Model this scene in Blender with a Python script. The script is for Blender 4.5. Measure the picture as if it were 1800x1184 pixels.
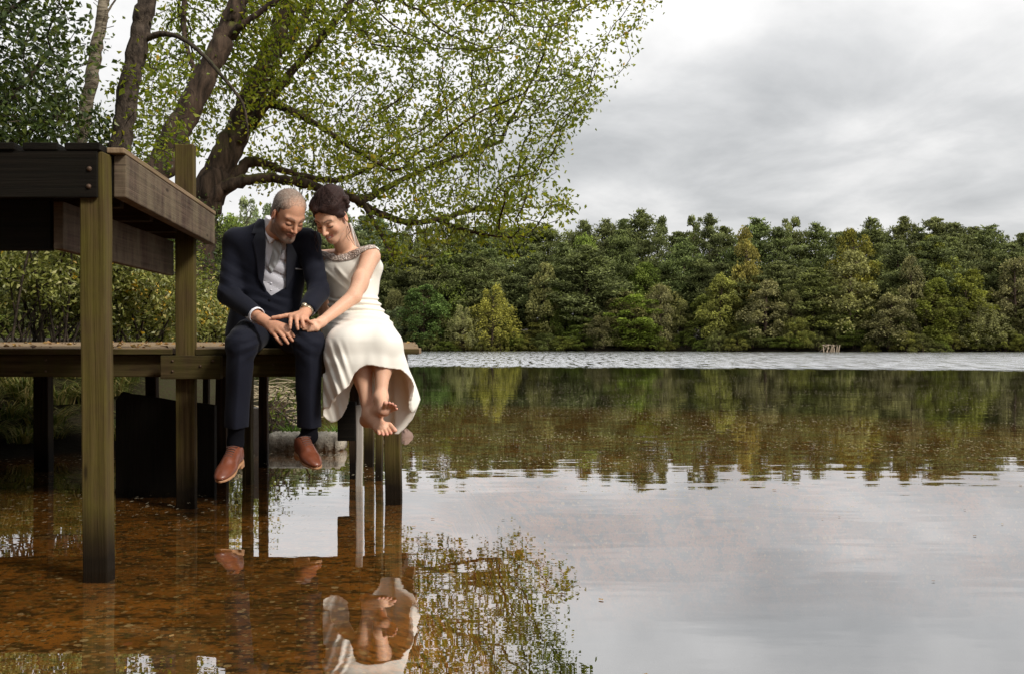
import bpy, math, random
import numpy as np
from mathutils import Vector, Matrix

# ------------------------------------------------------------------ camera, world, sun
sc = bpy.context.scene
for o in list(bpy.data.objects):
    bpy.data.objects.remove(o)
EYE = 0.806            # eye height above the water (water is z = 0)
FPX = 2000.0           # focal length in pixels of the 1800 px wide photograph
cam_d = bpy.data.cameras.new("camera")
cam = bpy.data.objects.new("camera", cam_d)
sc.collection.objects.link(cam)
cam_d.sensor_width = 36.0
cam_d.lens = 40.0
cam_d.shift_y = 0.0033
cam_d.clip_start = 0.05
cam_d.clip_end = 2000
cam.location = (0, 0, EYE)
cam.rotation_euler = (math.pi / 2, 0, 0)
sc.camera = cam

SUN_AZ = math.radians(50)      # from +Y... measured from camera side (-Y) towards +X
SUN_EL = math.radians(38)
sun_dir = Vector((math.sin(SUN_AZ) * math.cos(SUN_EL), -math.cos(SUN_AZ) * math.cos(SUN_EL), math.sin(SUN_EL)))

world = bpy.data.worlds.new("World")
sc.world = world
world.use_nodes = True
wt = world.node_tree
wt.nodes.clear()
def wn(t, **k):
    n = wt.nodes.new(t)
    for a, b in k.items():
        setattr(n, a, b)
    return n
w_out = wn('ShaderNodeOutputWorld')
w_bg = wn('ShaderNodeBackground')
w_bg.inputs['Strength'].default_value = 0.1
sky = wn('ShaderNodeTexSky', sky_type='NISHITA')
sky.sun_disc = False
sky.sun_elevation = SUN_EL
sky.sun_rotation = math.atan2(sun_dir.x, sun_dir.y)
w_tc = wn('ShaderNodeTexCoord')
w_sep = wn('ShaderNodeSeparateXYZ')
wt.links.new(w_tc.outputs['Generated'], w_sep.inputs[0])
def wmath(op, a, b=None, clamp=False):
    n = wn('ShaderNodeMath', operation=op, use_clamp=clamp)
    for i, v in enumerate((a, b)):
        if v is None: continue
        if isinstance(v, (int, float)): n.inputs[i].default_value = v
        else: wt.links.new(v, n.inputs[i])
    return n.outputs[0]
zz = wmath('ADD', wmath('MAXIMUM', w_sep.outputs['Z'], 0.0), 0.16)
w_cmb = wn('ShaderNodeCombineXYZ')
wt.links.new(wmath('DIVIDE', w_sep.outputs['X'], zz), w_cmb.inputs[0])
wt.links.new(wmath('DIVIDE', w_sep.outputs['Y'], zz), w_cmb.inputs[1])
def wnoise(scale, detail, rough, rot, stretch, off, dist=0.0):
    m = wn('ShaderNodeMapping')
    m.inputs['Rotation'].default_value = (0, 0, rot)
    m.inputs['Scale'].default_value = stretch
    m.inputs['Location'].default_value = off
    wt.links.new(w_cmb.outputs[0], m.inputs[0])
    n = wn('ShaderNodeTexNoise')
    n.inputs['Scale'].default_value = scale
    n.inputs['Detail'].default_value = detail
    n.inputs['Roughness'].default_value = rough
    n.inputs['Distortion'].default_value = dist
    wt.links.new(m.outputs[0], n.inputs['Vector'])
    return n.outputs['Fac']
def wramp(fac, stops):
    r = wn('ShaderNodeValToRGB')
    r.color_ramp.elements[0].position, r.color_ramp.elements[0].color = stops[0][0], (*stops[0][1], 1)
    r.color_ramp.elements[1].position, r.color_ramp.elements[1].color = stops[-1][0], (*stops[-1][1], 1)
    for p, c in stops[1:-1]:
        e = r.color_ramp.elements.new(p); e.color = (*c, 1)
    wt.links.new(fac, r.inputs[0])
    return r.outputs[0]
big = wnoise(0.62, 3.0, 0.45, math.radians(-30), (1.0, 0.8, 1), (4.720962, 2.063321, 0), 0.15)
fine = wnoise(2.1, 6.0, 0.55, math.radians(-30), (1.0, 0.7, 1), (7.921165, 3.099445, 0), 0.25)
mixf = wmath('ADD', wmath('MULTIPLY', big, 0.58), wmath('MULTIPLY', fine, 0.42))
cloud = wramp(mixf, [(0.36, (5.2, 5.3, 5.4)), (0.44, (6.9, 6.95, 7.0)), (0.51, (8.7, 8.65, 8.6)), (0.59, (10.2, 10.1, 10.0))])
w_mix = wn('ShaderNodeMixRGB')
w_mix.inputs[0].default_value = 0.96
wt.links.new(sky.outputs[0], w_mix.inputs[1])
wt.links.new(cloud, w_mix.inputs[2])
# thick cloud: the zenith is brighter than the horizon
w_zb = wmath('MINIMUM', wmath('ADD', wmath('MULTIPLY', wmath('MAXIMUM', w_sep.outputs['Z'], 0.0), 0.8), 0.92), 1.16)
w_mul = wn('ShaderNodeVectorMath', operation='SCALE')
wt.links.new(w_mix.outputs[0], w_mul.inputs[0]); wt.links.new(w_zb, w_mul.inputs['Scale'])
wt.links.new(w_mul.outputs[0], w_bg.inputs['Color'])
wt.links.new(w_bg.outputs[0], w_out.inputs[0])

sun_l = bpy.data.lights.new("sun", 'SUN')
sun_l.energy = 3.4
sun_l.angle = math.radians(12)
sun_l.color = (1.0, 0.95, 0.87)
sun_o = bpy.data.objects.new("sun", sun_l)
sc.collection.objects.link(sun_o)
sun_o.location = (8, -4, 9)
sun_o.rotation_euler = (-sun_dir).to_track_quat('-Z', 'Y').to_euler()
sc.view_settings.view_transform = 'Standard'
sc.view_settings.look = 'None'
sc.view_settings.exposure = 0.0
sc.view_settings.gamma = 1.0
sc.cycles.max_bounces = 6
sc.cycles.transparent_max_bounces = 12
sc.cycles.caustics_reflective = False
sc.cycles.caustics_refractive = False

# ------------------------------------------------------------------ helpers
COL = sc.collection
def P(px, py, d):
    """photo pixel at depth d -> world point"""
    return Vector(((px - 900) / FPX * d, d, EYE + (598 - py) / FPX * d))
def A(*v):
    return np.array(v, dtype=float)
def PA(px, py, d):
    return A((px - 900) / FPX * d, d, EYE + (598 - py) / FPX * d)

def tag(o, label=None, cat=None, group=None, kind=None):
    if label: o['label'] = label
    if cat: o['category'] = cat
    if group: o['group'] = group
    if kind: o['kind'] = kind
    return o
def empty(name, loc, label, cat, group=None):
    o = bpy.data.objects.new(name, None)
    o.empty_display_size = 0.1
    o.location = loc
    COL.objects.link(o)
    return tag(o, label, cat, group)

def mesh_np(name, V, F, smooth=True, col=None, uv=None, matidx=None):
    """V (n,3), F: list of arrays (m,3)/(m,4) or one array; col: per-vertex rgb; uv: per-loop"""
    me = bpy.data.meshes.new(name)
    V = np.asarray(V, dtype=np.float32)
    if not isinstance(F, (list, tuple)): F = [F]
    F = [np.asarray(f, dtype=np.int32) for f in F if len(f)]
    loops = np.concatenate([f.ravel() for f in F])
    sizes = np.concatenate([np.full(len(f), f.shape[1], dtype=np.int32) for f in F])
    starts = np.concatenate([[0], np.cumsum(sizes)[:-1]]).astype(np.int32)
    me.vertices.add(len(V)); me.vertices.foreach_set('co', V.ravel())
    me.loops.add(len(loops)); me.loops.foreach_set('vertex_index', loops)
    me.polygons.add(len(sizes)); me.polygons.foreach_set('loop_start', starts)
    me.polygons.foreach_set('loop_total', sizes)
    me.polygons.foreach_set('use_smooth', np.full(len(sizes), smooth, dtype=bool))
    if matidx is not None:
        me.polygons.foreach_set('material_index', np.asarray(matidx, dtype=np.int32))
    if col is not None:
        a = me.color_attributes.new('Col', 'FLOAT_COLOR', 'POINT')
        c = np.ones((len(V), 4), dtype=np.float32); c[:, :col.shape[1]] = col
        a.data.foreach_set('color', c.ravel())
    if uv is not None:
        u = me.uv_layers.new(name='UVMap')
        u.data.foreach_set('uv', np.asarray(uv, dtype=np.float32).ravel())
    me.update(calc_edges=True)
    me.validate()
    return me
def link(name, me, mat=None, parent=None, label=None, loc=None):
    o = bpy.data.objects.new(name, me)
    COL.objects.link(o)
    if mat is not None:
        for m in (mat if isinstance(mat, (list, tuple)) else [mat]):
            me.materials.append(m)
    if parent is not None:
        o.parent = parent
        if parent.type == 'EMPTY' or True:
            pm = Matrix.Translation(-world_loc(parent))
            # geometry is authored in world space: shift it into the parent's frame
            me.transform(pm)
    if label: o['label'] = label
    return o
def world_loc(o):
    v = Vector(o.location)
    while o.parent is not None:
        o = o.parent; v = v + Vector(o.location)
    return v

class MB:
    """collects boxes with wood-grain uv"""
    def __init__(s): s.V = []; s.F = []; s.UV = []; s.n = 0
    def hexa(s, c8, along):
        """c8: 8 corners, index bits x=1,y=2,z=4 ; along = 0/1/2 grain axis"""
        c8 = [np.asarray(c, dtype=float) for c in c8]
        faces = [(0, 2, 3, 1), (4, 5, 7, 6), (0, 1, 5, 4), (2, 6, 7, 3), (0, 4, 6, 2), (1, 3, 7, 5)]
        off = random.random() * 50
        bit = 1 << along
        for f in faces:
            idx = [s.n + i for i in f]
            s.F.append(idx)
            ax = [c8[i] for i in f]
            # u along grain, v across
            g = c8[bit] - c8[0]; L = np.linalg.norm(g); g = g / max(L, 1e-9)
            e1 = ax[1] - ax[0]; e2 = ax[3] - ax[0]
            par = abs(np.dot(e1, g)) / max(np.linalg.norm(e1), 1e-9), abs(np.dot(e2, g)) / max(np.linalg.norm(e2), 1e-9)
            if max(par) < 0.7: gg = e1 / max(np.linalg.norm(e1), 1e-9); sc_ = 6.0
            else: gg = g; sc_ = 1.0
            ac = e2 if par[0] > par[1] else e1
            ac = ac / max(np.linalg.norm(ac), 1e-9)
            for p in ax:
                s.UV.append((np.dot(p - c8[0], gg) * sc_ + off, np.dot(p - c8[0], ac) + off * 1.7))
        s.V += c8; s.n += 8
    def box(s, x0, x1, y0, y1, z0, z1, along=0, jit=0.0):
        c = []
        for i in range(8):
            c.append(A(x1 if i & 1 else x0, y1 if i & 2 else y0, z1 if i & 4 else z0) + (np.random.uniform(-jit, jit, 3) if jit else 0))
        s.hexa(c, along)
    def beam(s, p0, p1, w, h, up=(0, 0, 1)):
        """box of width w, height h from p0 to p1 (centre line)"""
        p0 = A(*p0); p1 = A(*p1); d = p1 - p0; d /= np.linalg.norm(d)
        u = A(*up); r = np.cross(d, u); r /= np.linalg.norm(r); u = np.cross(r, d)
        c = []
        for i in range(8):
            base = p1 if i & 1 else p0
            c.append(base + r * (w / 2 if i & 2 else -w / 2) + u * (h / 2 if i & 4 else -h / 2))
        s.hexa(c, 0)
    def build(s, name, mat, parent=None, bevel=0.004, label=None, sub=0):
        me = mesh_np(name, np.array(s.V), np.array(s.F), smooth=False, uv=np.array(s.UV))
        o = link(name, me, mat, parent, label)
        if bevel:
            b = o.modifiers.new('bevel', 'BEVEL'); b.width = bevel; b.segments = 2; b.limit_method = 'ANGLE'
        return o

def tube_np(paths, sides=6):
    """paths: list of (pts (n,3), radii (n,)) -> V,F"""
    Vs, Fs, n0 = [], [], 0
    for pts, rad in paths:
        pts = np.asarray(pts, float); rad = np.asarray(rad, float); n = len(pts)
        if n < 2: continue
        T = np.gradient(pts, axis=0); T /= np.maximum(np.linalg.norm(T, axis=1, keepdims=True), 1e-9)
        up = A(0, 0, 1) if abs(T[0][2]) < 0.9 else A(1, 0, 0)
        N = np.cross(T[0], up); N /= np.linalg.norm(N)
        k = sides if rad.max() > 0.02 else max(3, min(sides, 4))
        ang = np.linspace(0, 2 * np.pi, k, endpoint=False)
        for i in range(n):
            N = N - T[i] * np.dot(N, T[i]); N /= max(np.linalg.norm(N), 1e-9)
            B = np.cross(T[i], N)
            Vs.append(pts[i] + rad[i] * (np.cos(ang)[:, None] * N + np.sin(ang)[:, None] * B))
        a = np.arange(k); b = (a + 1) % k
        for i in range(n - 1):
            Fs.append(np.stack([n0 + i * k + a, n0 + i * k + b, n0 + (i + 1) * k + b, n0 + (i + 1) * k + a], 1))
        n0 += n * k
    return np.concatenate(Vs), np.concatenate(Fs)

# ------------------------------------------------------------------ material helpers
def newmat(name):
    m = bpy.data.materials.new(name); m.use_nodes = True
    nt = m.node_tree; nt.nodes.clear()
    return m, nt
class NT:
    def __init__(s, nt): s.nt = nt
    def n(s, t, ins=None, **k):
        nd = s.nt.nodes.new(t)
        for a, b in k.items(): setattr(nd, a, b)
        for key, v in (ins or {}).items(): s.set(nd.inputs[key], v)
        return nd
    def set(s, sock, v):
        if isinstance(v, bpy.types.NodeSocket): s.nt.links.new(v, sock)
        elif isinstance(v, bpy.types.Node): s.nt.links.new(v.outputs[0], sock)
        else:
            if isinstance(v, (tuple, list)) and len(v) == 3 and sock.type == 'RGBA': v = (*v, 1)
            sock.default_value = v
    def math(s, op, a, b=None, c=None, clamp=False):
        nd = s.n('ShaderNodeMath', operation=op, use_clamp=clamp)
        for i, v in enumerate((a, b, c)):
            if v is not None: s.set(nd.inputs[i], v)
        return nd.outputs[0]
    def noise(s, vec, scale, detail=4, rough=0.55, dist=0.0):
        nd = s.n('ShaderNodeTexNoise', {'Scale': scale, 'Detail': detail, 'Roughness': rough, 'Distortion': dist})
        if vec is not None: s.set(nd.inputs['Vector'], vec)
        return nd.outputs['Fac']
    def mapping(s, vec, scale=(1, 1, 1), rot=(0, 0, 0), loc=(0, 0, 0)):
        return s.n('ShaderNodeMapping', {'Vector': vec, 'Scale': scale, 'Rotation': rot, 'Location': loc}).outputs[0]
    def ramp(s, fac, stops, interp='LINEAR'):
        r = s.n('ShaderNodeValToRGB'); r.color_ramp.interpolation = interp
        e = r.color_ramp.elements
        def c4(c): return (*c, 1) if isinstance(c, (tuple, list)) else (c, c, c, 1)
        e[0].position, e[0].color = stops[0][0], c4(stops[0][1])
        e[1].position, e[1].color = stops[-1][0], c4(stops[-1][1])
        for p, c in stops[1:-1]:
            x = e.new(p); x.color = c4(c)
        s.set(r.inputs[0], fac)
        return r.outputs[0]
    def mix(s, f, a, b, mode='MIX'):
        nd = s.n('ShaderNodeMixRGB', blend_type=mode)
        s.set(nd.inputs[0], f); s.set(nd.inputs[1], a); s.set(nd.inputs[2], b)
        return nd.outputs[0]
    def bump(s, h, strength=0.5, dist=0.01):
        return s.n('ShaderNodeBump', {'Height': h, 'Strength': strength, 'Distance': dist}).outputs[0]
    def coord(s, which='Object'): return s.n('ShaderNodeTexCoord').outputs[which]
    def out(s, shader): 
        o = s.n('ShaderNodeOutputMaterial'); s.set(o.inputs[0], shader); return o
    def principled(s, **k):
        p = s.n('ShaderNodeBsdfPrincipled')
        for a, b in k.items():
            s.set(p.inputs[a.replace('_', ' ')], b)
        return p.outputs[0]

def mat_wood(name, base, dark, green, green_amt=0.5, wet=True, rough=0.8, grain=60.0):
    m, nt = newmat(name); t = NT(nt)
    uv = t.coord('UV')
    g1 = t.noise(t.mapping(uv, (1.3, grain, 1)), 1.0, 6, 0.6, 0.4)
    g2 = t.noise(t.mapping(uv, (6, grain * 3.2, 1)), 1.0, 3, 0.6)
    pos = t.n('ShaderNodeNewGeometry').outputs['Position']
    blot = t.noise(pos, 7.0, 5, 0.65)
    blot2 = t.noise(t.mapping(pos, (9, 9, 2.2)), 1.0, 5, 0.65)
    c = t.mix(t.ramp(g1, [(0.36, 0), (0.66, 1)]), dark, base)
    c = t.mix(t.math('MULTIPLY', t.ramp(g2, [(0.45, 0), (0.7, 1)]), 0.45), c, dark)
    gm = t.ramp(t.math('ADD', t.math('MULTIPLY', blot2, 0.6), t.math('MULTIPLY', blot, 0.4)), [(0.5 - 0.18 * green_amt, 0), (0.62, 1)])
    c = t.mix(t.math('MULTIPLY', gm, 0.85 * min(1, green_amt + .2)), c, green)
    if wet:
        z = t.n('ShaderNodeSeparateXYZ', {0: pos}).outputs[2]
        wl = t.math('ADD', z, t.math('MULTIPLY', blot, -0.12))
        c = t.mix(t.ramp(wl, [(0.0, 1), (0.05, .75), (0.17, 0)]), c, tuple(x * 0.22 for x in dark))
    # knots
    kv = t.n('ShaderNodeTexVoronoi', {'Vector': t.mapping(uv, (2.2, 9, 1)), 'Scale': 1.0, 'Randomness': 1.0}).outputs['Distance']
    c = t.mix(t.ramp(kv, [(0.04, 0.8), (0.09, 0)]), c, tuple(x * 0.35 for x in dark))
    bh = t.math('ADD', t.math('MULTIPLY', g1, 1.0), t.math('MULTIPLY', g2, 0.6))
    b = t.bump(bh, 0.7, 0.004)
    t.out(t.principled(Base_Color=c, Roughness=rough, Normal=b, Specular_IOR_Level=0.12))
    return m
def mat_plain(name, col, rough=0.6, noise_amt=0.25, scale=40, bump=0.0, spec=0.5, metal=0.0, sheen=0.0):
    m, nt = newmat(name); t = NT(nt)
    v = t.coord('Object')
    n = t.noise(v, scale, 5, 0.6)
    c = t.mix(n, tuple(x * (1 - noise_amt) for x in col), tuple(min(1, x * (1 + noise_amt)) for x in col))
    k = dict(Base_Color=c, Roughness=rough, Metallic=metal, Specular_IOR_Level=spec)
    if sheen: k['Sheen_Weight'] = sheen
    if bump: k['Normal'] = t.bump(n, bump, 0.003)
    t.out(t.principled(**k))
    return m
# ------------------------------------------------------------------ terrain: lake bed, near bank, far shore
rng = np.random.default_rng(7)
random.seed(7); np.random.seed(7)
def vnoise(x, y, s, seed=0):
    """cheap smooth value noise"""
    x = x / s; y = y / s
    xi = np.floor(x).astype(int); yi = np.floor(y).astype(int)
    fx = x - xi; fy = y - yi; fx = fx * fx * (3 - 2 * fx); fy = fy * fy * (3 - 2 * fy)
    def h(i, j):
        n = (i * 374761393 + j * 668265263 + seed * 974711) & 0x7fffffff
        n = (n ^ (n >> 13)) * 1274126177 & 0x7fffffff
        return ((n ^ (n >> 16)) & 0xffff) / 65535.0
    return (h(xi, yi) * (1 - fx) + h(xi + 1, yi) * fx) * (1 - fy) + (h(xi, yi + 1) * (1 - fx) + h(xi + 1, yi + 1) * fx) * fy
def sstep(a, b, x):
    t = np.clip((x - a) / (b - a), 0, 1); return t * t * (3 - 2 * t)
def shoreY(x):      # far waterline
    return 86.0 - 0.17 * x + 1.2 * np.sin(x * 0.21) + 0.8 * np.sin(x * 0.57 + 1)
def ground_z(x, y):
    # lake bed: shallow around the jetty, deeper out
    d = np.sqrt((x + 2.5) ** 2 * 0.7 + (y - 4.0) ** 2 * 0.35)
    z = -0.022 - 0.045 * np.clip(d - 2.5, 0, 100) ** 1.15
    z = z - 2.2 * np.clip(x + .30, 0, 2) * sstep(7.6, 6.2, y)
    z = np.maximum(z, -3.0) - 0.015 * vnoise(x, y, 2.5, 8)
    # near bank on the left / behind the jetty
    edge = -3.05 - 0.12 * (y - 6) + 0.25 * np.sin(y * 1.3) + 1.9 * sstep(7.6, 9.5, y) * sstep(16, 12, y) - 3.2 * sstep(15, 22, y) - 6 * sstep(24, 60, y)
    edge = edge - 1.6 * sstep(5.5, 3.5, y)
    b = sstep(0.0, 1.3, edge - x)
    z = z * (1 - b) + (0.42 + 0.05 * np.clip(edge - x, 0, 10) + 0.08 * vnoise(x, y, 0.7, 3)) * b
    # small mud spit behind the jetty
    # far shore
    f = sstep(-0.6, 1.2, y - shoreY(x))
    z = z * (1 - f) + (0.25 + 0.055 * np.clip(y - shoreY(x), 0, 60)) * f
    return z + 0.012 * vnoise(x, y, 0.35, 1) - 0.012
def graded(lo, hi, step0, grow):
    out = [0.0]; s = step0
    while out[-1] < hi: out.append(out[-1] + s); s *= grow
    neg = [0.0]; s = step0
    while neg[-1] > lo: neg.append(neg[-1] - s); s *= grow
    return np.array(neg[::-1][:-1] + out)
gx = -1.5 + graded(-240, 240, 0.11, 1.022)
gy = 6.0 + graded(-80, 420, 0.11, 1.016)
X, Y = np.meshgrid(gx, gy)
Z = ground_z(X, Y)
nx, ny = len(gx), len(gy)
V = np.stack([X.ravel(), Y.ravel(), Z.ravel()], 1)
ii = (np.arange(ny - 1)[:, None] * nx + np.arange(nx - 1)[None, :]).ravel()
F = np.stack([ii, ii + 1, ii + nx + 1, ii + nx], 1)
m_ground, nt = newmat("ground"); t = NT(nt)
pos = t.n('ShaderNodeNewGeometry').outputs['Position']
sx = t.n('ShaderNodeSeparateXYZ', {0: pos})
n1 = t.noise(pos, 1.6, 5, 0.6)
n2 = t.noise(t.mapping(pos, (13, 22, 10)), 1.0, 5, 0.7)
n3 = t.noise(pos, 40, 4, 0.7)
bed = t.mix(t.ramp(n1, [(0.35, 0), (0.65, 1)]), (0.40, 0.175, 0.030), (0.25, 0.11, 0.022))
n4 = t.noise(t.mapping(pos, (1, 1.8, 1), loc=(3.1, 7.7, 0)), 1.1, 5, 0.65, 0.4)
bed = t.mix(t.ramp(n4, [(0.46, 0), (0.60, 0.7)]), bed, (0.09, 0.052, 0.014))
bed = t.mix(t.ramp(n2, [(0.485, 0), (0.58, 0.9)]), bed, (0.040, 0.028, 0.008))
# fallen leaves, pebbles and debris on the bed
def flecks(scale, thr, amt, vecscale=(1, 1, 1)):
    vo = t.n('ShaderNodeTexVoronoi', {'Vector': t.mapping(pos, vecscale), 'Scale': scale, 'Randomness': 1.0})
    r = t.n('ShaderNodeSeparateColor', {0: vo.outputs['Color']})
    on = t.math('GREATER_THAN', r.outputs[0], amt)
    near = t.math('LESS_THAN', vo.outputs['Distance'], t.math('MULTIPLY', r.outputs[1], thr))
    return t.math('MULTIPLY', on, near), r.outputs[2]
f1, v1 = flecks(85, 0.8, 0.3, (1, .8, 1))
bed = t.mix(t.math('MULTIPLY', f1, 0.85), bed, t.ramp(v1, [(0.0, (0.055, 0.04, 0.012)), (0.35, (0.16, 0.13, 0.03)), (0.55, (0.06, 0.035, 0.014)), (0.8, (0.30, 0.18, 0.07)), (1.0, (0.42, 0.33, 0.19))]))
f2, v2 = flecks(30, 0.42, 0.74, (1, .8, 1))
bed = t.mix(t.math('MULTIPLY', f2, 0.9), bed, t.ramp(v2, [(0.0, (0.05, 0.03, 0.01)), (0.5, (0.10, 0.09, 0.02)), (0.75, (0.36, 0.27, 0.13)), (0.93, (0.5, 0.42, 0.28)), (1.0, (0.30, 0.10, 0.03))]))
deep = t.ramp(t.math('MULTIPLY', sx.outputs[2], -1), [(0.5, 0), (1.1, 1)])
bed = t.mix(deep, bed, (0.018, 0.02, 0.008))
land = t.mix(n1, (0.022, 0.016, 0.009), (0.04, 0.03, 0.014))
land = t.mix(t.ramp(n3, [(0.4, 0), (0.7, 1)]), land, (0.03, 0.034, 0.009))
mud = t.mix(t.ramp(sx.outputs[2], [(0.08, 0), (0.38, 1)]), (0.014, 0.010, 0.006), land)
far_dark = t.ramp(t.math('MULTIPLY', sx.outputs[1], 0.01), [(0.5, 0), (0.7, 1)])
mud = t.mix(far_dark, mud, (0.030, 0.024, 0.014))
c = t.mix(t.ramp(t.math('ADD', sx.outputs[2], 0.5), [(0.47, 0), (0.495, 1)]), bed, mud)
t.out(t.principled(Base_Color=c, Roughness=0.95, Normal=t.bump(t.math('ADD', n3, n2), 0.6, 0.02), Specular_IOR_Level=0.2))
g = link("ground", mesh_np("ground", V, F), m_ground)
tag(g, "lake bed, muddy bank and wooded far shore", "ground", kind='structure')

# ------------------------------------------------------------------ water sheet
wx = np.linspace(-240, 240, 60); wy = np.concatenate([np.linspace(-80, 0, 12), np.linspace(2, 200, 100)])
X, Y = np.meshgrid(wx, wy); nx, ny = len(wx), len(wy)
V = np.stack([X.ravel(), Y.ravel(), np.zeros(nx * ny)], 1)
ii = (np.arange(ny - 1)[:, None] * nx + np.arange(nx - 1)[None, :]).ravel()
F = np.stack([ii, ii + 1, ii + nx + 1, ii + nx], 1)
m_water, nt = newmat("water"); t = NT(nt)
pos = t.n('ShaderNodeNewGeometry').outputs['Position']
sx = t.n('ShaderNodeSeparateXYZ', {0: pos})
yy = sx.outputs[1]
# wind-ruffled band far out; calm water near
wob = t.noise(t.mapping(pos, (0.10, 0.25, 1)), 1.0, 4, 0.6)
wob2 = t.noise(t.mapping(pos, (1.1, 0.5, 1)), 1.0, 4, 0.7)
edge_y = t.math('ADD', t.math('ADD', t.math('MULTIPLY', sx.outputs[0], -0.30), t.math('MULTIPLY', wob, 3.0)), t.math('MULTIPLY', wob2, 5.0))
band = t.ramp(t.math('MULTIPLY', t.math('SUBTRACT', yy, edge_y), 0.01), [(0.300, 0), (0.325, 1)])
shore_calm = t.ramp(t.math('MULTIPLY', t.math('SUBTRACT', yy, t.math('MULTIPLY', sx.outputs[0], -0.17)), 0.01), [(0.80, 1), (0.845, 0)])
calm1 = t.noise(t.mapping(pos, (1.0, 2.6, 1)), 1.0, 2, 0.5, 0.3)
calm2 = t.noise(t.mapping(pos, (5.0, 11.0, 1)), 1.0, 2, 0.5)
calm3 = t.noise(t.mapping(pos, (16.0, 30.0, 1)), 1.0, 2, 0.5)
hc = t.math('ADD', t.math('ADD', t.math('MULTIPLY', calm1, 1.0), t.math('MULTIPLY', calm2, 0.10)), t.math('MULTIPLY', calm3, 0.008))
pat = t.noise(t.mapping(pos, (5.0, 0.35, 1)), 1.0, 4, 0.7)
patr = t.ramp(pat, [(0.40, 0.0), (0.50, 1.0)])
ruf = t.noise(t.mapping(pos, (1.3, 2.0, 1)), 1.0, 7, 0.75)
b1 = t.n('ShaderNodeBump', {'Height': hc, 'Strength': 1.0, 'Distance': 0.0018})
b2 = t.n('ShaderNodeBump', {'Height': ruf, 'Strength': t.math('MULTIPLY', band, patr), 'Distance': 0.12, 'Normal': b1.outputs[0]})
rough = t.math('ADD', 0.006, t.math('MULTIPLY', t.math('MULTIPLY', band, patr), 0.24))
gl = t.n('ShaderNodeBsdfGlossy', {'Color': (0.98, 0.985, 1.0), 'Roughness': rough, 'Normal': b2.outputs[0]})
tr = t.n('ShaderNodeBsdfTransparent', {'Color': (0.90, 0.80, 0.62)})
lw = t.n('ShaderNodeLayerWeight', {'Blend': 0.5, 'Normal': b1.outputs[0]})
# reflectance rises from ~0.55 near the camera to ~1 at grazing
fac = t.ramp(lw.outputs['Facing'], [(0.0, 0.02), (0.5, 0.12), (0.68, 0.40), (0.78, 0.57), (0.88, 0.72), (0.94, 0.84), (0.975, 0.97)])
body = t.n('ShaderNodeMixShader')
t.set(body.inputs[0], fac); t.set(body.inputs[1], tr.outputs[0]); t.set(body.inputs[2], gl.outputs[0])
# floating pollen, seeds and tiny leaves on the surface
def fl(scale, thr, amt, vs):
    vo = t.n('ShaderNodeTexVoronoi', {'Vector': t.mapping(pos, vs), 'Scale': scale, 'Randomness': 1.0})
    r = t.n('ShaderNodeSeparateColor', {0: vo.outputs['Color']})
    on = t.math('GREATER_THAN', r.outputs[0], amt)
    return t.math('MULTIPLY', on, t.math('LESS_THAN', vo.outputs['Distance'], t.math('MULTIPLY', r.outputs[1], thr)))
reg = t.noise(t.mapping(pos, (0.35, 0.5, 1)), 1.0, 3, 0.6)
s1 = t.math('MULTIPLY', fl(42, 0.36, 0.3, (1, 0.4, 1)), t.ramp(reg, [(0.42, 0), (0.55, 1)]))
s2 = fl(5.0, 0.085, 0.5, (1, 0.6, 1))
zone = t.ramp(t.math('MULTIPLY', yy, 0.01), [(0.040, 0), (0.07, 1)])
zone2 = t.ramp(t.math('MULTIPLY', yy, 0.01), [(0.24, 1), (0.30, 0)])
sp = t.math('MULTIPLY', t.math('MULTIPLY', t.math('MAXIMUM', s1, s2), zone), zone2)
df = t.n('ShaderNodeBsdfDiffuse', {'Color': (0.42, 0.36, 0.25)})
fin = t.n('ShaderNodeMixShader')
t.set(fin.inputs[0], t.math('MULTIPLY', sp, 0.7)); t.set(fin.inputs[1], body.outputs[0]); t.set(fin.inputs[2], df.outputs[0])
t.out(fin.outputs[0])
w = link("water", mesh_np("water", V, F), m_water)
tag(w, "still brown lake water with a wind-ruffled band far out", "water", kind='structure')

# ------------------------------------------------------------------ lower jetty
M_post = mat_wood("mossy_post_wood", (0.115, 0.078, 0.034), (0.042, 0.026, 0.011), (0.10, 0.088, 0.014), 0.5)
M_beam = mat_wood("weathered_beam_wood", (0.085, 0.058, 0.027), (0.034, 0.022, 0.010), (0.065, 0.062, 0.012), 0.45, wet=False)
M_deck = mat_wood("pale_deck_wood", (0.32, 0.225, 0.14), (0.17, 0.11, 0.065), (0.2, 0.19, 0.07), 0.15, wet=False)
M_black = mat_wood("black_wood", (0.012, 0.009, 0.006), (0.004, 0.003, 0.002), (0.008, 0.008, 0.004), 0.2, wet=False)  # one near-black wood for beams, boards and wall
M_purple = mat_wood("purple_brown_plank", (0.115, 0.075, 0.055), (0.045, 0.028, 0.021), (0.20, 0.16, 0.10), 0.55, wet=False)
M_dpost = mat_wood("dark_post_wood", (0.07, 0.04, 0.022), (0.025, 0.015, 0.009), (0.04, 0.035, 0.012), 0.3)
M_white = mat_wood("white_painted_wood", (0.52, 0.48, 0.44), (0.34, 0.30, 0.26), (0.45, 0.42, 0.33), 0.1, wet=False)
jet = empty("jetty", (-1.6, 6.8, 0), "low wooden jetty that the couple sit on, standing in the lake on square posts", "jetty")
DK = 0.766            # deck top at the front edge
JX0, JX1 = -7.5, -0.535
def deck_z(y): return DK + (y - 5.70) * 0.012
m = MB()
y = 5.70
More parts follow.
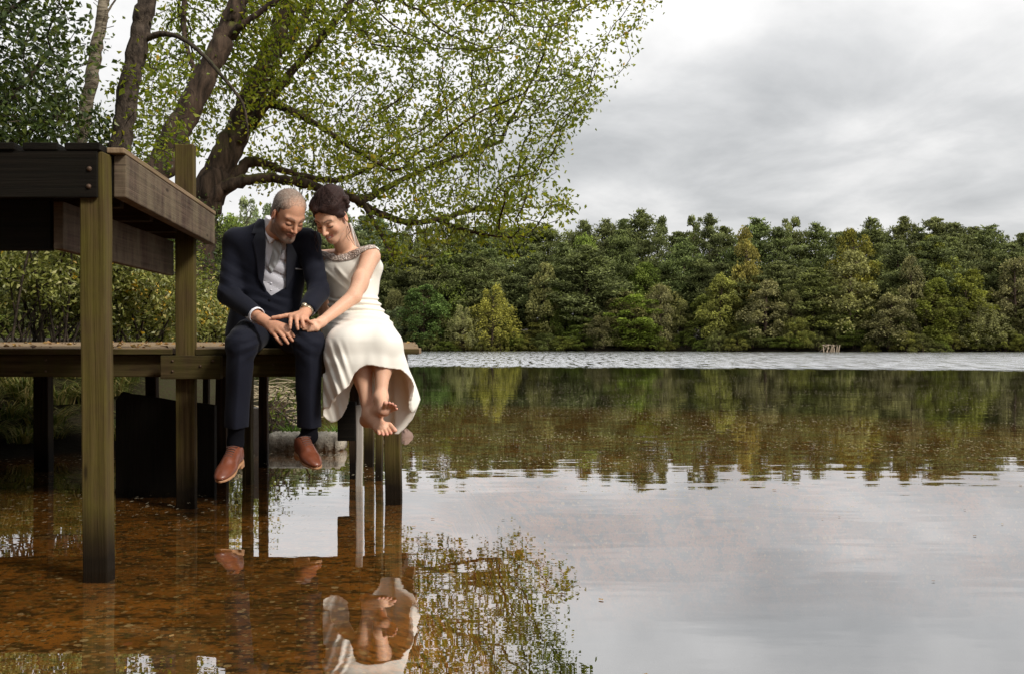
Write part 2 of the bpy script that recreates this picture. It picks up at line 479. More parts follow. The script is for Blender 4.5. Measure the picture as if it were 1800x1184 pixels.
while y < 7.85:
    w_ = 0.135
    z0, z1 = deck_z(y), deck_z(y + w_)
    if y < 5.75:       # front board is notched round the tall post
        spans = [(JX0, -1.70), (-1.585, JX1 + 0.07)]
    else:
        spans = [(JX0, JX1 + .04 - (y - 5.7) * .085 + rng.uniform(-0.02, 0.02))]
    for x0, x1 in spans:
        c = []
        for i in range(8):
            c.append(A(x1 if i & 1 else x0, y + (w_ if i & 2 else 0), (z1 if i & 2 else z0) - (0 if i & 4 else 0.028)))
        m.hexa(c, 0)
    y += w_ + 0.008
m.build("deck_boards", M_deck, jet, 0.003)
m = MB(); m.box(JX0, -1.70, 5.688, 5.698, DK - .029, DK - .003, 0); m.box(-1.584, JX1 + .07, 5.688, 5.698, DK - .029, DK - .003, 0); m.build("edge_strip", M_beam, jet, 0.001)
m = MB(); m.box(JX0, -1.72, 5.735, 5.785, DK - 0.143, DK - 0.032, 0); m.build("front_beam", M_beam, jet)
m = MB(); m.box(-1.715, -0.56, 5.738, 5.788, DK - 0.143, DK - 0.031, 0); m.build("front_beam", M_beam, jet)
m = MB(); m.box(-1.735, -1.44, 5.612, 5.672, DK - 0.150, DK - 0.034, 0); m.build("bracket_block", M_beam, jet)
m = MB(); m.box(JX0, -0.78, 7.60, 7.66, DK - 0.12, DK - 0.01, 0); m.build("rear_beam", M_dpost, jet)
m = MB(); m.box(-0.76, -0.71, 5.80, 7.75, DK - 0.12, DK - 0.03, 1); m.build("side_beam", M_dpost, jet)
def post(px0, px1, d, ytop, mat, depth=None, dz=None, par=None, name="post", label=None, bot=None, sub=None):
    x0 = (px0 - 900) / FPX * d; x1 = (px1 - 900) / FPX * d
    dep = depth or (x1 - x0)
    zt = EYE + (598 - ytop) / FPX * d if ytop is not None else deck_z(d) - 0.03
    zb = -0.6 if bot is None else bot
    mm = MB()
    n = 5
    prev = None
    for k in range(n):
        a, b = zb + (zt - zb) * k / n, zb + (zt - zb) * (k + 1) / n
        if prev is None: prev = [rng.uniform(-.003, .003) for _ in range(2)]
        cur = [rng.uniform(-.003, .003) for _ in range(2)]
        c = []
        for i in range(8):
            s = cur if i & 4 else prev
            c.append(A((x1 if i & 1 else x0) + s[0], d + (dep if i & 2 else 0) + s[1], b if i & 4 else a))
        mm.hexa(c, 2); prev = cur
    # merge doubles between the segments by rebuilding as one strip
    return mm.build(name, mat, par if par is not None else jet, 0.0, label)
def solid_post(x0, x1, y0, y1, zb, zt, mat, par, name="post", lean=(0, 0), label=None, n=8):
    """single closed column, slightly uneven"""
    V = []; UV = []; F = []
    off = random.random() * 30
    zs = np.linspace(zb, zt, n + 1)
    jx = rng.uniform(-.0025, .0025, n + 1); jy = rng.uniform(-.0025, .0025, n + 1)
    for k, z in enumerate(zs):
        s = (zt - z) / (zt - zb)
        for (cx, cy) in ((x0, y0), (x1, y0), (x1, y1), (x0, y1)):
            V.append((cx + lean[0] * s + jx[k], cy + lean[1] * s + jy[k], z))
    w = [x1 - x0, y1 - y0, x1 - x0, y1 - y0]
    for k in range(n):
        cum = 0
        for e in range(4):
            a, b = k * 4 + e, k * 4 + (e + 1) % 4
            F.append((a, b, b + 4, a + 4))
            UV += [(zs[k] + off, cum + off), (zs[k] + off, cum + w[e] + off), (zs[k + 1] + off, cum + w[e] + off), (zs[k + 1] + off, cum + off)]
            cum += w[e] + 0.3
    F.append((3, 2, 1, 0)); F.append((n * 4, n * 4 + 1, n * 4 + 2, n * 4 + 3))
    for q in range(2): UV += [(off, off), (off + .6, off), (off + .6, off + .1), (off, off + .1)]
    me = mesh_np(name, np.array(V), np.array(F), smooth=False, uv=np.array(UV))
    o = link(name, me, mat, par, label)
    b = o.modifiers.new('bevel', 'BEVEL'); b.width = 0.005; b.segments = 2; b.limit_method = 'ANGLE'; b.angle_limit = math.radians(50)
    return o
def ppost(px0, px1, d, mat, ytop=None, depth=None, par=None, name="post", label=None, zb=-0.7, lean=(0, 0)):
    x0 = (px0 - 900) / FPX * d; x1 = (px1 - 900) / FPX * d
    dep = depth or (x1 - x0)
    zt = EYE + (598 - ytop) / FPX * d if ytop is not None else deck_z(d) - 0.031
    return solid_post(x0, x1, d, d + dep, zb, zt, mat, jet if par is None else par, name, lean, label)
ppost(676, 704, 5.80, M_post, label="mossy square front post under the right end")
ppost(660, 671, 6.80, M_post, depth=0.09)
ppost(640, 656, 7.50, M_post, depth=0.07)
ppost(614, 630, 6.90, M_dpost, depth=0.08)
ppost(58, 84, 7.26, M_dpost)
ppost(255, 274, 7.40, M_dpost)
ppost(378, 398, 7.0, M_dpost)
ppost(425, 441, 6.6, M_beam, depth=0.08)
ppost(356, 366, 7.3, M_dpost, depth=0.05)
ppost(454, 469, 7.5, M_dpost)
# grey sleeved block post, white stake and other things under the jetty
o = ppost(442, 468, 8.2, mat_plain("concrete", (0.36, 0.33, 0.29), 0.9, 0.3, 25, 0.6), ytop=716, depth=0.09, par=False or jet, name="concrete_block")
o.parent = None; o.matrix_basis = Matrix.Translation(world_loc(jet)) 
tag(o, "upright pale grey concrete block standing in the water behind the jetty post", "concrete block")
o = ppost(625, 637, 6.3, M_white, ytop=712, depth=0.03, name="stake")
o.parent = None; o.matrix_basis = Matrix.Translation(world_loc(jet))
tag(o, "thin white painted stake standing upright in the water beneath the bride's dress", "stake")

# black board wall under the jetty
m = MB()
def ground_panel(pts, y, th):
    """vertical plank panel, polygon top edge pts [(x,ztop)...], bottom z -0.4"""
    for (xa, za), (xb, zb_) in zip(pts[:-1], pts[1:]):
        c = []
        for i in range(8):
            x = xb if i & 1 else xa; zt = zb_ if i & 1 else za
            c.append(A(x, y + (th if i & 2 else 0), zt if i & 4 else -0.4))
        m.hexa(c, 2)
def zat(py, d): return EYE + (598 - py) / FPX * d
def xat(px, d): return (px - 900) / FPX * d
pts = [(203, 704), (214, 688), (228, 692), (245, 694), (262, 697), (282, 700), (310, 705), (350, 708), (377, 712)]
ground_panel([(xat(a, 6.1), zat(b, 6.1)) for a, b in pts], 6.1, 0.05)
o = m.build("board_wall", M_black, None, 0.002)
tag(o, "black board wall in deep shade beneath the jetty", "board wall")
m = MB(); m.box(xat(592, 6.6), xat(624, 6.6), 6.62, 6.68, zat(775, 6.6), zat(706, 6.6), 0); m.build("black_block", M_black, jet)  # black block under the deck, behind the skirt's hem
m = MB(); m.beam(PA(470, 742, 9.0), PA(497, 742, 9.3), 0.05, 0.34)
o = m.build("sunken_crate", M_dpost, None, 0.004)
tag(o, "rotten brown timber crate side standing in the reeds behind the man's legs", "crate")
# small pointed stone breaking the surface beyond the dress
r_ = np.random.default_rng(9); Vs_ = []; nk = 16
for j, (zz_, q_) in enumerate(((-.06, 1.1), (.0, 1.0), (.03, .72), (.052, .40), (.066, .12))):
    for k in range(nk):
        a_ = 2 * np.pi * k / nk
        Vs_.append((xat(712, 9.5) + .055 * q_ * math.cos(a_) * (1.25 if math.cos(a_) > 0 else 1) + r_.normal() * .004, 9.55 + .07 * q_ * math.sin(a_) + r_.normal() * .004, zz_ + r_.normal() * .002))
Fs_ = [(j * nk + k, j * nk + (k + 1) % nk, (j + 1) * nk + (k + 1) % nk, (j + 1) * nk + k) for j in range(4) for k in range(nk)]
Vs_.append((xat(709, 9.5), 9.55, .07)); Ft_ = [(4 * nk + k, 4 * nk + (k + 1) % nk, len(Vs_) - 1) for k in range(nk)]
o = link("pointed_stone", mesh_np("pointed_stone", np.array(Vs_), [np.array(Fs_), np.array(Ft_)]), mat_plain("pink_stone", (0.22, 0.14, 0.11), 0.8, 0.3, 20, 0.5))
tag(o, "small pinkish pointed stone breaking the surface beyond the bride's hem", "stone")
# long pale stone block lying in the water
m = MB()
xs = np.linspace(xat(468, 8.3), xat(602, 8.3), 14)
for a, b in zip(xs[:-1], xs[1:]): pass
bx = []
me_v = []; me_f = []
NX, NC = 26, 12
for i in range(NX):
    u = i / (NX - 1); x = xat(466, 8.3) + u * (xat(602, 8.3) - xat(466, 8.3))
    for k in range(NC):
        a = 2 * np.pi * k / NC
        ca, sa = np.cos(a), np.sin(a)
        e = 0.55
        yy_ = np.sign(ca) * abs(ca) ** e * 0.13; z_ = np.sign(sa) * abs(sa) ** e * 0.075
        tap = 1 - 0.35 * (u > 0.93) * (u - 0.93) / 0.07 - 0.5 * (u < 0.03)
        n_ = 0.008 * math.sin(i * 2.1 + k) + rng.uniform(-.004, .004)
        me_v.append((x + n_, 8.42 + yy_ * tap + n_, 0.055 + z_ * tap + n_))
for i in range(NX - 1):
    for k in range(NC):
        me_f.append((i * NC + k, i * NC + (k + 1) % NC, (i + 1) * NC + (k + 1) % NC, (i + 1) * NC + k))
Vn = np.array(me_v); capf = []
Vn = np.concatenate([Vn, Vn[:NC].mean(0)[None], Vn[-NC:].mean(0)[None]])
for k in range(NC):
    capf.append((len(Vn) - 2, (k + 1) % NC, k)); capf.append((len(Vn) - 1, (NX - 1) * NC + k, (NX - 1) * NC + (k + 1) % NC))
m_stone, nt = newmat("pale_stone"); t = NT(nt)
v = t.coord('Object'); n1 = t.noise(v, 9, 6, 0.7); n2 = t.noise(v, 60, 3, 0.6)
vo = t.n('ShaderNodeTexVoronoi', {'Vector': v, 'Scale': 45.0})
c = t.mix(t.ramp(n1, [(0.35, 0), (0.65, 1)]), (0.16, 0.14, 0.11), (0.50, 0.45, 0.36))
c = t.mix(t.ramp(vo.outputs['Distance'], [(0.12, 0.8), (0.25, 0)]), c, (0.07, 0.055, 0.04))
t.out(t.principled(Base_Color=c, Roughness=0.9, Normal=t.bump(t.math('ADD', n1, n2), 0.8, 0.01)))
o = link("stone_block", mesh_np("stone_block", Vn, [np.array(me_f), np.array(capf)], smooth=True), m_stone)
tag(o, "long pale pitted stone block lying at the waterline behind the man's shoes", "stone")

# ------------------------------------------------------------------ raised platform on the left
plat = empty("raised_platform", (-1.9, 4.9, 0), "tall weathered timber platform at the left edge, standing in the water on two mossy posts", "platform")
PX0 = -4.6
FB = 4.045
m = MB(); m.box(PX0, -1.418, FB, FB + 0.05, 1.315, 1.462, 0); m.build("front_beam", M_black, plat)
m = MB(); m.box(PX0, -1.436, 3.936, 3.950, 1.300, 1.4615, 0); m.build("post_shade_board", M_black, plat, 0.002)  # black board added over the post's top in place of shade
m = MB(); m.box(PX0, -1.665, FB + 0.056, FB + 0.10, 1.13, 1.312, 0); m.build("front_beam", M_black, plat)
# right-hand side beam (purple brown) and its cap
m = MB()
a0, a1 = A(-1.392, FB - 0.005, 1.388), A(-1.556, 5.87, 1.375)
m.beam(a0, a1, 0.045, 0.152); m.build("side_beam", M_purple, plat, 0.005)
m = MB(); m.beam(a0 + A(-.006, -.03, .0865), a1 + A(-.006, .01, .0865), 0.062, 0.02); m.build("cap_board", M_deck, plat, 0.004)
m = MB(); m.beam(A(-1.625, 4.075, 1.2165), A(-1.718, 5.72, 1.2165), 0.035, 0.173); m.build("lower_side_beam", M_purple, plat, 0.004)
m = MB()
for yj in (4.45, 4.95, 5.45, 5.80):
    m.box(PX0, -1.50 - (yj - 4.05) * 0.085, yj, yj + 0.05, 1.325, 1.46, 0)
m.build("cross_joists", M_dpost, plat, 0.003)
m = MB()
x = -1.425
while x > PX0:
    ya, sh = 3.928 + rng.uniform(-.006, .006), -0.166
    m.hexa([A(x - (0 if i & 1 else 0.121) + (sh if i & 2 else 0), 5.86 if i & 2 else ya, (1.4885 if i & 4 else 1.4635) - (0.012 if i & 2 else 0)) for i in range(8)], 1)
    x -= 0.121 + 0.025
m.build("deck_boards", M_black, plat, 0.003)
m = MB()
x = -1.425
while x > PX0:
    m.hexa([A(x - (0.1215 if i & 1 else 0.1455) + (-0.16 if i & 2 else -0.006), 5.7 if i & 2 else 4.15, (1.482 if i & 4 else 1.464) - (0.012 if i & 2 else 0)) for i in range(8)], 1); x -= 0.146
m.build("joint_fillets", M_deck, plat, 0.0)
p1 = solid_post(-1.507, -1.421, 3.953, 4.036, -0.6, 1.4605, M_post, plat, "post", lean=(0.02, 0.0), label="near mossy post with rusty bolts")
p2 = solid_post(-1.686, -1.592, 5.680, 5.734, -0.6, 1.785, M_post, plat, "post", lean=(0.008, 0), label="far mossy post rising past the platform top")
def bolt(c, r, par, name="bolt"):
    nseg = 14; Vb = [tuple(c)]
    for ring, (rr, dy) in enumerate(((r * .55, -r * .7), (r, -r * .25), (r, r * .3))):
        for k in range(nseg):
            a = 2 * math.pi * k / nseg
            Vb.append((c[0] + rr * math.cos(a), c[1] + dy, c[2] + rr * math.sin(a)))
    Vb[0] = (c[0], c[1] - r * .8, c[2])
    Fb3 = [(0, 1 + k, 1 + (k + 1) % nseg) for k in range(nseg)]
    Fb4 = [(1 + rg * nseg + k, 1 + (rg + 1) * nseg + k, 1 + (rg + 1) * nseg + (k + 1) % nseg, 1 + rg * nseg + (k + 1) % nseg) for rg in range(2) for k in range(nseg)]
    return link(name, mesh_np(name, np.array(Vb), [np.array(Fb3), np.array(Fb4)]), M_rust, par)
M_rust = mat_plain("rusty_iron", (0.09, 0.055, 0.035), 0.6, 0.5, 90, 0.4, metal=0.6)
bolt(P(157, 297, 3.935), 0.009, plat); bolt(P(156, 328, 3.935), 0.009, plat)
for bx_, by_, bd_ in ((303, 634, 5.61), (303, 652, 5.61), (352, 643, 5.61), (374, 634, 5.61), (684, 630, 5.736), (696, 650, 5.736), (80, 632, 5.733), (80, 652, 5.733), (480, 640, 5.736)):
    bolt(P(bx_, by_, bd_), 0.006, jet)
# ------------------------------------------------------------------ foliage materials
def mat_leaf(name, stops, use_obj=False, transl=0.35, rough=0.55, spec=0.3):
    """per-leaf value in Col.r picks the leaf's colour; object colour tints a whole tree"""
    m, nt = newmat(name); t = NT(nt)
    a = t.n('ShaderNodeAttribute', attribute_name='Col')
    r = t.n('ShaderNodeSeparateColor', {0: a.outputs['Color']}).outputs[0]
    c = t.ramp(r, stops)
    if use_obj:
        oi = t.n('ShaderNodeObjectInfo')
        c = t.mix(1.0, c, oi.outputs['Color'], 'MULTIPLY')
    p = t.n('ShaderNodeBsdfPrincipled', {'Base Color': c, 'Roughness': rough, 'Specular IOR Level': spec})
    tl = t.n('ShaderNodeBsdfTranslucent', {'Color': t.mix(0.35, c, (0.6, 0.65, 0.1), 'SOFT_LIGHT')})
    mx = t.n('ShaderNodeMixShader'); t.set(mx.inputs[0], transl); t.set(mx.inputs[1], p.outputs[0]); t.set(mx.inputs[2], tl.outputs[0])
    t.out(mx.outputs[0])
    return m
def mat_bark(name, c1, c2, moss=None, sc_=(14, 14, 3), moss_amt=0.5, use_obj=False):
    m, nt = newmat(name); t = NT(nt)
    pos = t.coord('Object')
    n1 = t.noise(t.mapping(pos, sc_), 1.0, 6, 0.7, 0.5)
    n2 = t.noise(pos, 2.2, 4, 0.6)
    c = t.mix(t.ramp(n1, [(0.38, 0), (0.62, 1)]), c1, c2)
    if moss:
        nz = t.n('ShaderNodeSeparateXYZ', {0: t.n('ShaderNodeNewGeometry').outputs['Normal']}).outputs[2]
        mm = t.ramp(t.math('ADD', t.math('MULTIPLY', nz, 0.35), n2), [(0.75 - 0.3 * moss_amt, 0), (0.95 - 0.2 * moss_amt, 1)])
        c = t.mix(t.math('MULTIPLY', mm, 0.85), c, moss)
    t.out(t.principled(Base_Color=c, Roughness=0.9, Normal=t.bump(n1, 1.0, 0.03), Specular_IOR_Level=0.2))
    return m
M_bark_far = mat_bark("far_bark", (0.10, 0.07, 0.05), (0.045, 0.03, 0.022))
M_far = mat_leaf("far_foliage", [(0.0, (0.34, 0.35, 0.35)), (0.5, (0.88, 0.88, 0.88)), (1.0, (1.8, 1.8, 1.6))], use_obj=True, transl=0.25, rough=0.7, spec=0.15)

def leaf_quads(C, N, L, W, rnd, fold=0.25):
    """C centres, N long-axis directions (n,3), L, W lengths -> diamond leaves as two triangles with a fold"""
    n = len(C)
    S = np.cross(N, rnd.normal(size=(n, 3))); S /= np.maximum(np.linalg.norm(S, axis=1, keepdims=True), 1e-9)
    U = np.cross(N, S)
    L = np.broadcast_to(np.asarray(L, float), (n,))[:, None]; W = np.broadcast_to(np.asarray(W, float), (n,))[:, None]
    base = C - N * L * 0.5; tip = C + N * L * 0.5 - U * L * 0.12
    mid = C - N * L * 0.05
    lf = mid + S * W * 0.5 + U * W * fold; rt = mid - S * W * 0.5 + U * W * fold
    V = np.stack([base, lf, tip, rt], 1).reshape(-1, 3)
    i = np.arange(n) * 4
    F = np.concatenate([np.stack([i, i + 2, i + 1], 1), np.stack([i, i + 3, i + 2], 1)])
    return V, F
def unit(v): return v / np.maximum(np.linalg.norm(v, axis=-1, keepdims=True), 1e-9)

def far_tree_mesh(kind, seed):
    r = np.random.default_rng(seed)
    H = 10.0
    pathsT = []
    C = []; N = []; L = []; val = []
    if kind == 'pine':
        bend = r.uniform(-.3, .3, 2)
        zs = np.linspace(0, H * 0.97, 9)
        tp = np.stack([bend[0] * (zs / H) ** 2, bend[1] * (zs / H) ** 2, zs], 1)
        pathsT.append((tp, 0.17 * (1 - zs / H) + 0.02))
        z = H * r.uniform(0.16, 0.3)
        k = 0
        while z < H * 0.985:
            u = z / H
            Rm = 2.0 * (np.clip((1 - u) * r.uniform(1.9, 2.9), 0, 1) ** 0.8) * (0.6 + 0.4 * min(1, u * 2.2)) + 0.10
            nb = r.integers(3, 6) if u < .9 else 3
            for b in range(nb):
                a = r.uniform(0, 2 * np.pi)
                Rb = Rm * r.uniform(0.45, 1.12)
                rise = r.uniform(-0.05, 0.30) + 0.35 * u * u
                p0 = A(bend[0] * u * u, bend[1] * u * u, z)
                dirv = A(np.cos(a), np.sin(a), rise)
                pe = p0 + dirv * Rb + A(0, 0, 0.12 * Rb * r.uniform(-1, 1))
                pathsT.append((np.stack([p0, (p0 + pe) / 2 + A(0, 0, -.04 * Rb), pe]), A(0.035, 0.022, 0.008) * (1.3 - u)))
                n = int(64 * Rb + 18)
                tt = r.uniform(0.22, 1.05, n) ** 0.8
                cc = p0 + (pe - p0) * tt[:, None]
                spread = 0.10 + 0.26 * Rb * (1 - np.abs(tt - 0.6))[:, None] * 0.55
                off = r.normal(size=(n, 3)) * spread * A(1, 1, 0.55)
                cc = cc + off + A(0, 0, 0.05)
                C.append(cc)
                nn = unit(dirv * 0.4 + r.normal(size=(n, 3)) * A(0.8, 0.8, 0.6) + A(0, 0, 0.5)); N.append(nn)
                L.append(r.uniform(0.15, 0.30, n))
                val.append(np.clip(r.uniform(0.1, .75, n) + off[:, 2] * 1.2 + 0.12 * r.normal() , 0, 1))  # leaves painted lighter towards the top of each bough, like light from above
            z += r.uniform(0.16, 0.42) * (0.6 if u > .8 else 1)
    else:
        # lobed deciduous crowns
        if kind == 'broad': wid, low, nl, leaf = 2.7, 0.02, 62, (0.16, 0.34)
        elif kind == 'birch': wid, low, nl, leaf = 1.8, 0.03, 60, (0.14, 0.28)
        else: wid, low, nl, leaf = 3.4, 0.0, 56, (0.15, 0.30)
        zs = np.linspace(0, H * 0.85, 8)
        bx, by = r.uniform(-.5, .5, 2)
        pathsT.append((np.stack([bx * (zs / H) ** 1.5, by * (zs / H) ** 1.5, zs], 1), 0.16 * (1 - zs / H) + 0.02))
        for k in range(nl):
            u = r.uniform(low + 0.06, 0.97)
            if kind == 'birch': prof = np.sin(np.pi * np.clip(u, 0, 1) ** 0.9) ** 0.55 * (1.05 - 0.25 * u)
            elif kind == 'broad': prof = np.sqrt(max(0, 1 - (2 * u - 0.95) ** 2)) 
            else: prof = np.sqrt(max(0, 1 - (u) ** 2)) * 0.95
            a = r.uniform(0, 2 * np.pi); q = r.uniform(0.25, 1.0) ** 0.6 * prof * wid * r.uniform(.75, 1.1)
            ctr = A(np.cos(a) * q + bx * u, np.sin(a) * q + by * u, u * H)
            rad = r.uniform(0.45, 0.95) * (0.8 if kind == 'birch' else 1.0) * (1.25 - 0.4 * u)
            pathsT.append((np.stack([A(bx * u * .8, by * u * .8, max(0, u * H - q * .6)), ctr]), A(0.05, 0.015)))
            n = int(170 * rad)
            d = unit(r.normal(size=(n, 3)))
            d[:, 2] = np.where(d[:, 2] < -0.35, -d[:, 2], d[:, 2])
            rr = rad * r.uniform(0.55, 1.12, n)[:, None] ** 0.7
            off = d * rr * (A(0.85, 0.85, 1.25) if kind == 'birch' else A(.9, .9, 2.3) if kind == 'willow' else A(1.0, 1.0, 1.15))
            if kind == 'birch':
                off[:, 2] -= (np.linalg.norm(off[:, :2], axis=1)) * 0.9
            C.append(ctr + off)
            if kind == 'birch': nn = unit(r.normal(size=(n, 3)) * A(.5, .5, .4) + A(0, 0, -1.0))
            elif kind == 'willow': nn = unit(d * A(1, 1, .4) + r.normal(size=(n, 3)) * .5 + A(0, 0, -.3))
            else: nn = unit(d * A(1, 1, .3) + r.normal(size=(n, 3)) * .6)
            N.append(nn); L.append(r.uniform(*leaf, n))
            val.append(np.clip(r.uniform(0.1, 0.75, n) + 0.22 * d[:, 2] + 0.14 * r.normal(), 0, 1))  # clump tops painted lighter, as if lit from above
    C = np.concatenate(C); N = np.concatenate(N); L = np.concatenate(L); val = np.concatenate(val)
    C[:, 2] = np.maximum(C[:, 2], 0.08)
    Wd = L * (0.42 if kind == 'pine' else 0.62)
    V, F = leaf_quads(C, N, L, Wd, r, 0.2)
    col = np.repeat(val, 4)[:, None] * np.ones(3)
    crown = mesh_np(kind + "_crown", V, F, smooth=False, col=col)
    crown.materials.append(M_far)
    TV, TF = tube_np(pathsT, 6)
    trunk = mesh_np(kind + "_trunk", TV, TF)
    trunk.materials.append(M_bark_far)
    return crown, trunk

FARM = {k: [far_tree_mesh(k, 11 + 7 * i + 100 * j) for i in range(n)] for j, (k, n) in enumerate((('pine', 7), ('broad', 3), ('birch', 3), ('willow', 3)))}
NAMES = {'pine': 'pine_tree', 'broad': 'broadleaf_tree', 'birch': 'birch_tree', 'willow': 'willow_shrub'}
CATS = {'pine': 'pine tree', 'broad': 'tree', 'birch': 'birch tree', 'willow': 'shrub'}
def far_tree(kind, px, ytop, wpx, Y, color, label, group=None, lean=0.0, var=None, rz=None):
    """px/ytop: where its top stands in the picture, wpx its width; Y its distance"""
    X = (px - 900) / FPX * Y
    zb = float(ground_z(A(X), A(Y))[0])
    H = EYE + (598 - ytop) / FPX * Y - zb
    base_w = {'pine': 3.3, 'broad': 5.6, 'birch': 3.8, 'willow': 7.0}[kind]
    s = H / 10.0
    sxy = (wpx / FPX * Y) / base_w
    cr, tk = FARM[kind][var if var is not None else rng.integers(len(FARM[kind]))]
    e = empty(NAMES[kind], (X, Y, zb - 0.05), label, CATS[kind], group)
    e.scale = (sxy, sxy, s)
    e.rotation_euler = (0, lean, rng.uniform(0, 6.28) if rz is None else rz)
    if lean: e.rotation_mode = 'ZYX'; e.rotation_euler = (0, lean, 0)
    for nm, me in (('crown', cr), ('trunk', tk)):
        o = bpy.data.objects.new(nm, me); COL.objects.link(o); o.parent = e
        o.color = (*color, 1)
    return e
def jc(c, a=0.12):
    k = rng.uniform(1 - a, 1 + a); return tuple(x * k * rng.uniform(1 - a * .4, 1 + a * .4) for x in c)
PINE = (0.19, 0.215, 0.085); PINE2 = (0.22, 0.24, 0.08); PINEB = (0.25, 0.30, 0.16)
GREEN = (0.19, 0.235, 0.05); OLIVE = (0.27, 0.275, 0.07); KHAKI = (0.27, 0.265, 0.10); YEL = (0.38, 0.36, 0.08); BROWN = (0.235, 0.22, 0.10); PALE = (0.32, 0.32, 0.14)
# skyline of the far wood, photo pixels
SKY = [(-300, 372), (300, 366), (380, 368), (430, 352), (470, 360), (560, 372), (640, 376), (700, 392), (760, 380), (800, 372), (850, 384), (900, 392), (945, 378), (1000, 394), (1050, 388), (1100, 371), (1150, 377), (1175, 398), (1215, 380), (1260, 384), (1300, 398), (1365, 383), (1385, 379), (1425, 379), (1450, 388), (1480, 402), (1530, 386), (1585, 388), (1620, 386), (1655, 388), (1700, 394), (1730, 388), (1770, 402), (1800, 410), (2200, 420), (2600, 430)]
def sky_y(px): return float(np.interp(px, [a for a, b in SKY], [b for a, b in SKY]))
def shore_at(px):
    Y = 86.0
    for _ in range(4): Y = float(shoreY((px - 900) / FPX * Y))
    return Y
MARKS = [(-200, "the left edge"), (478, "the man"), (600, "the bride"), (865, "the yellow willow"), (1120, "the dark round bush"), (1313, "the golden birch"), (1465, "the driftwood"), (1718, "the pale willow"), (1800, "the right edge"), (2400, "the right edge")]
ORD = ["first", "second", "third", "fourth", "fifth", "sixth", "seventh", "eighth", "ninth", "tenth", "eleventh", "twelfth", "thirteenth", "fourteenth", "fifteenth", "sixteenth", "seventeenth", "eighteenth", "nineteenth", "twentieth"]
_cnt = {}
def place_label(what, px):
    for (a, na), (b, nb_) in zip(MARKS[:-1], MARKS[1:]):
        if a <= px < b: break
    if px >= 1800: return what + " of the far wood beyond the right edge"
    k = _cnt.get((what, a), 0); _cnt[(what, a)] = k + 1
    return what + ", " + ORD[min(k, 19)] + " from left between " + na + " and " + nb_
# names of the kinds
KW = {'pine': 'pine', 'broad': 'broadleaf', 'birch': 'birch', 'willow': 'shrub'}
# back row pines along the skyline
px = -120.0; k = 0
while px < 2050:
    yt = sky_y(px) + rng.uniform(-9, 22)
    kind = 'pine' if rng.random() < .8 else 'broad'
    far_tree(kind, px, yt, rng.uniform(56, 100), shore_at(px) + rng.uniform(7, 14), jc(PINEB if px < 700 else PINE),  # paler tint on the left trees stands in for haze
             place_label("tall back row " + KW[kind], px), "trees in the back row of the far wood")
    px += rng.uniform(25, 35); k += 1
# middle row
px = -120.0
while px < 2050:
    yt = sky_y(px) + rng.uniform(14, 95)
    kind = 'pine' if rng.random() < (0.75 if px < 1450 else 0.3) else ('broad' if rng.random() < .6 else 'birch')
    colr = PINE if kind == 'pine' else (GREEN if px < 1300 else (OLIVE if rng.random() < .6 else KHAKI))
    far_tree(kind, px, yt, rng.uniform(60, 95), shore_at(px) + rng.uniform(4, 6.5), jc(colr),
             place_label("middle row " + KW[kind], px),
             {'pine': "pines in the middle of the far wood", 'broad': "rounded trees in the middle of the far wood", 'birch': "birches in the middle of the far wood"}[kind])
    px += rng.uniform(24, 38)
# low understorey
px = -120.0
while px < 2050:
    yt = rng.uniform(500, 570)
    kind = rng.choice(['willow', 'broad', 'birch'])
    c_ = [GREEN, OLIVE, PINE2, KHAKI][rng.integers(4)]
    far_tree(kind, px, yt, rng.uniform(60, 100), shore_at(px) + rng.uniform(1.8, 3.6), jc(tuple(x * .85 for x in c_)),
             place_label("small front row " + KW[kind], px),
             {'willow': "shrubs under the far wood", 'broad': "small trees under the far pines", 'birch': "young birches under the far pines"}[kind])
    px += rng.uniform(30, 48)
# low skirts at the waterline
px = -120.0
while px < 2050:
    far_tree('willow', px, rng.uniform(578, 600), rng.uniform(40, 80), shore_at(px) + rng.uniform(0.6, 1.3), jc([GREEN, PINE2, OLIVE][rng.integers(3)]),
             place_label("low waterline bush", px), "bushes along the far waterline")
    px += rng.uniform(24, 36)
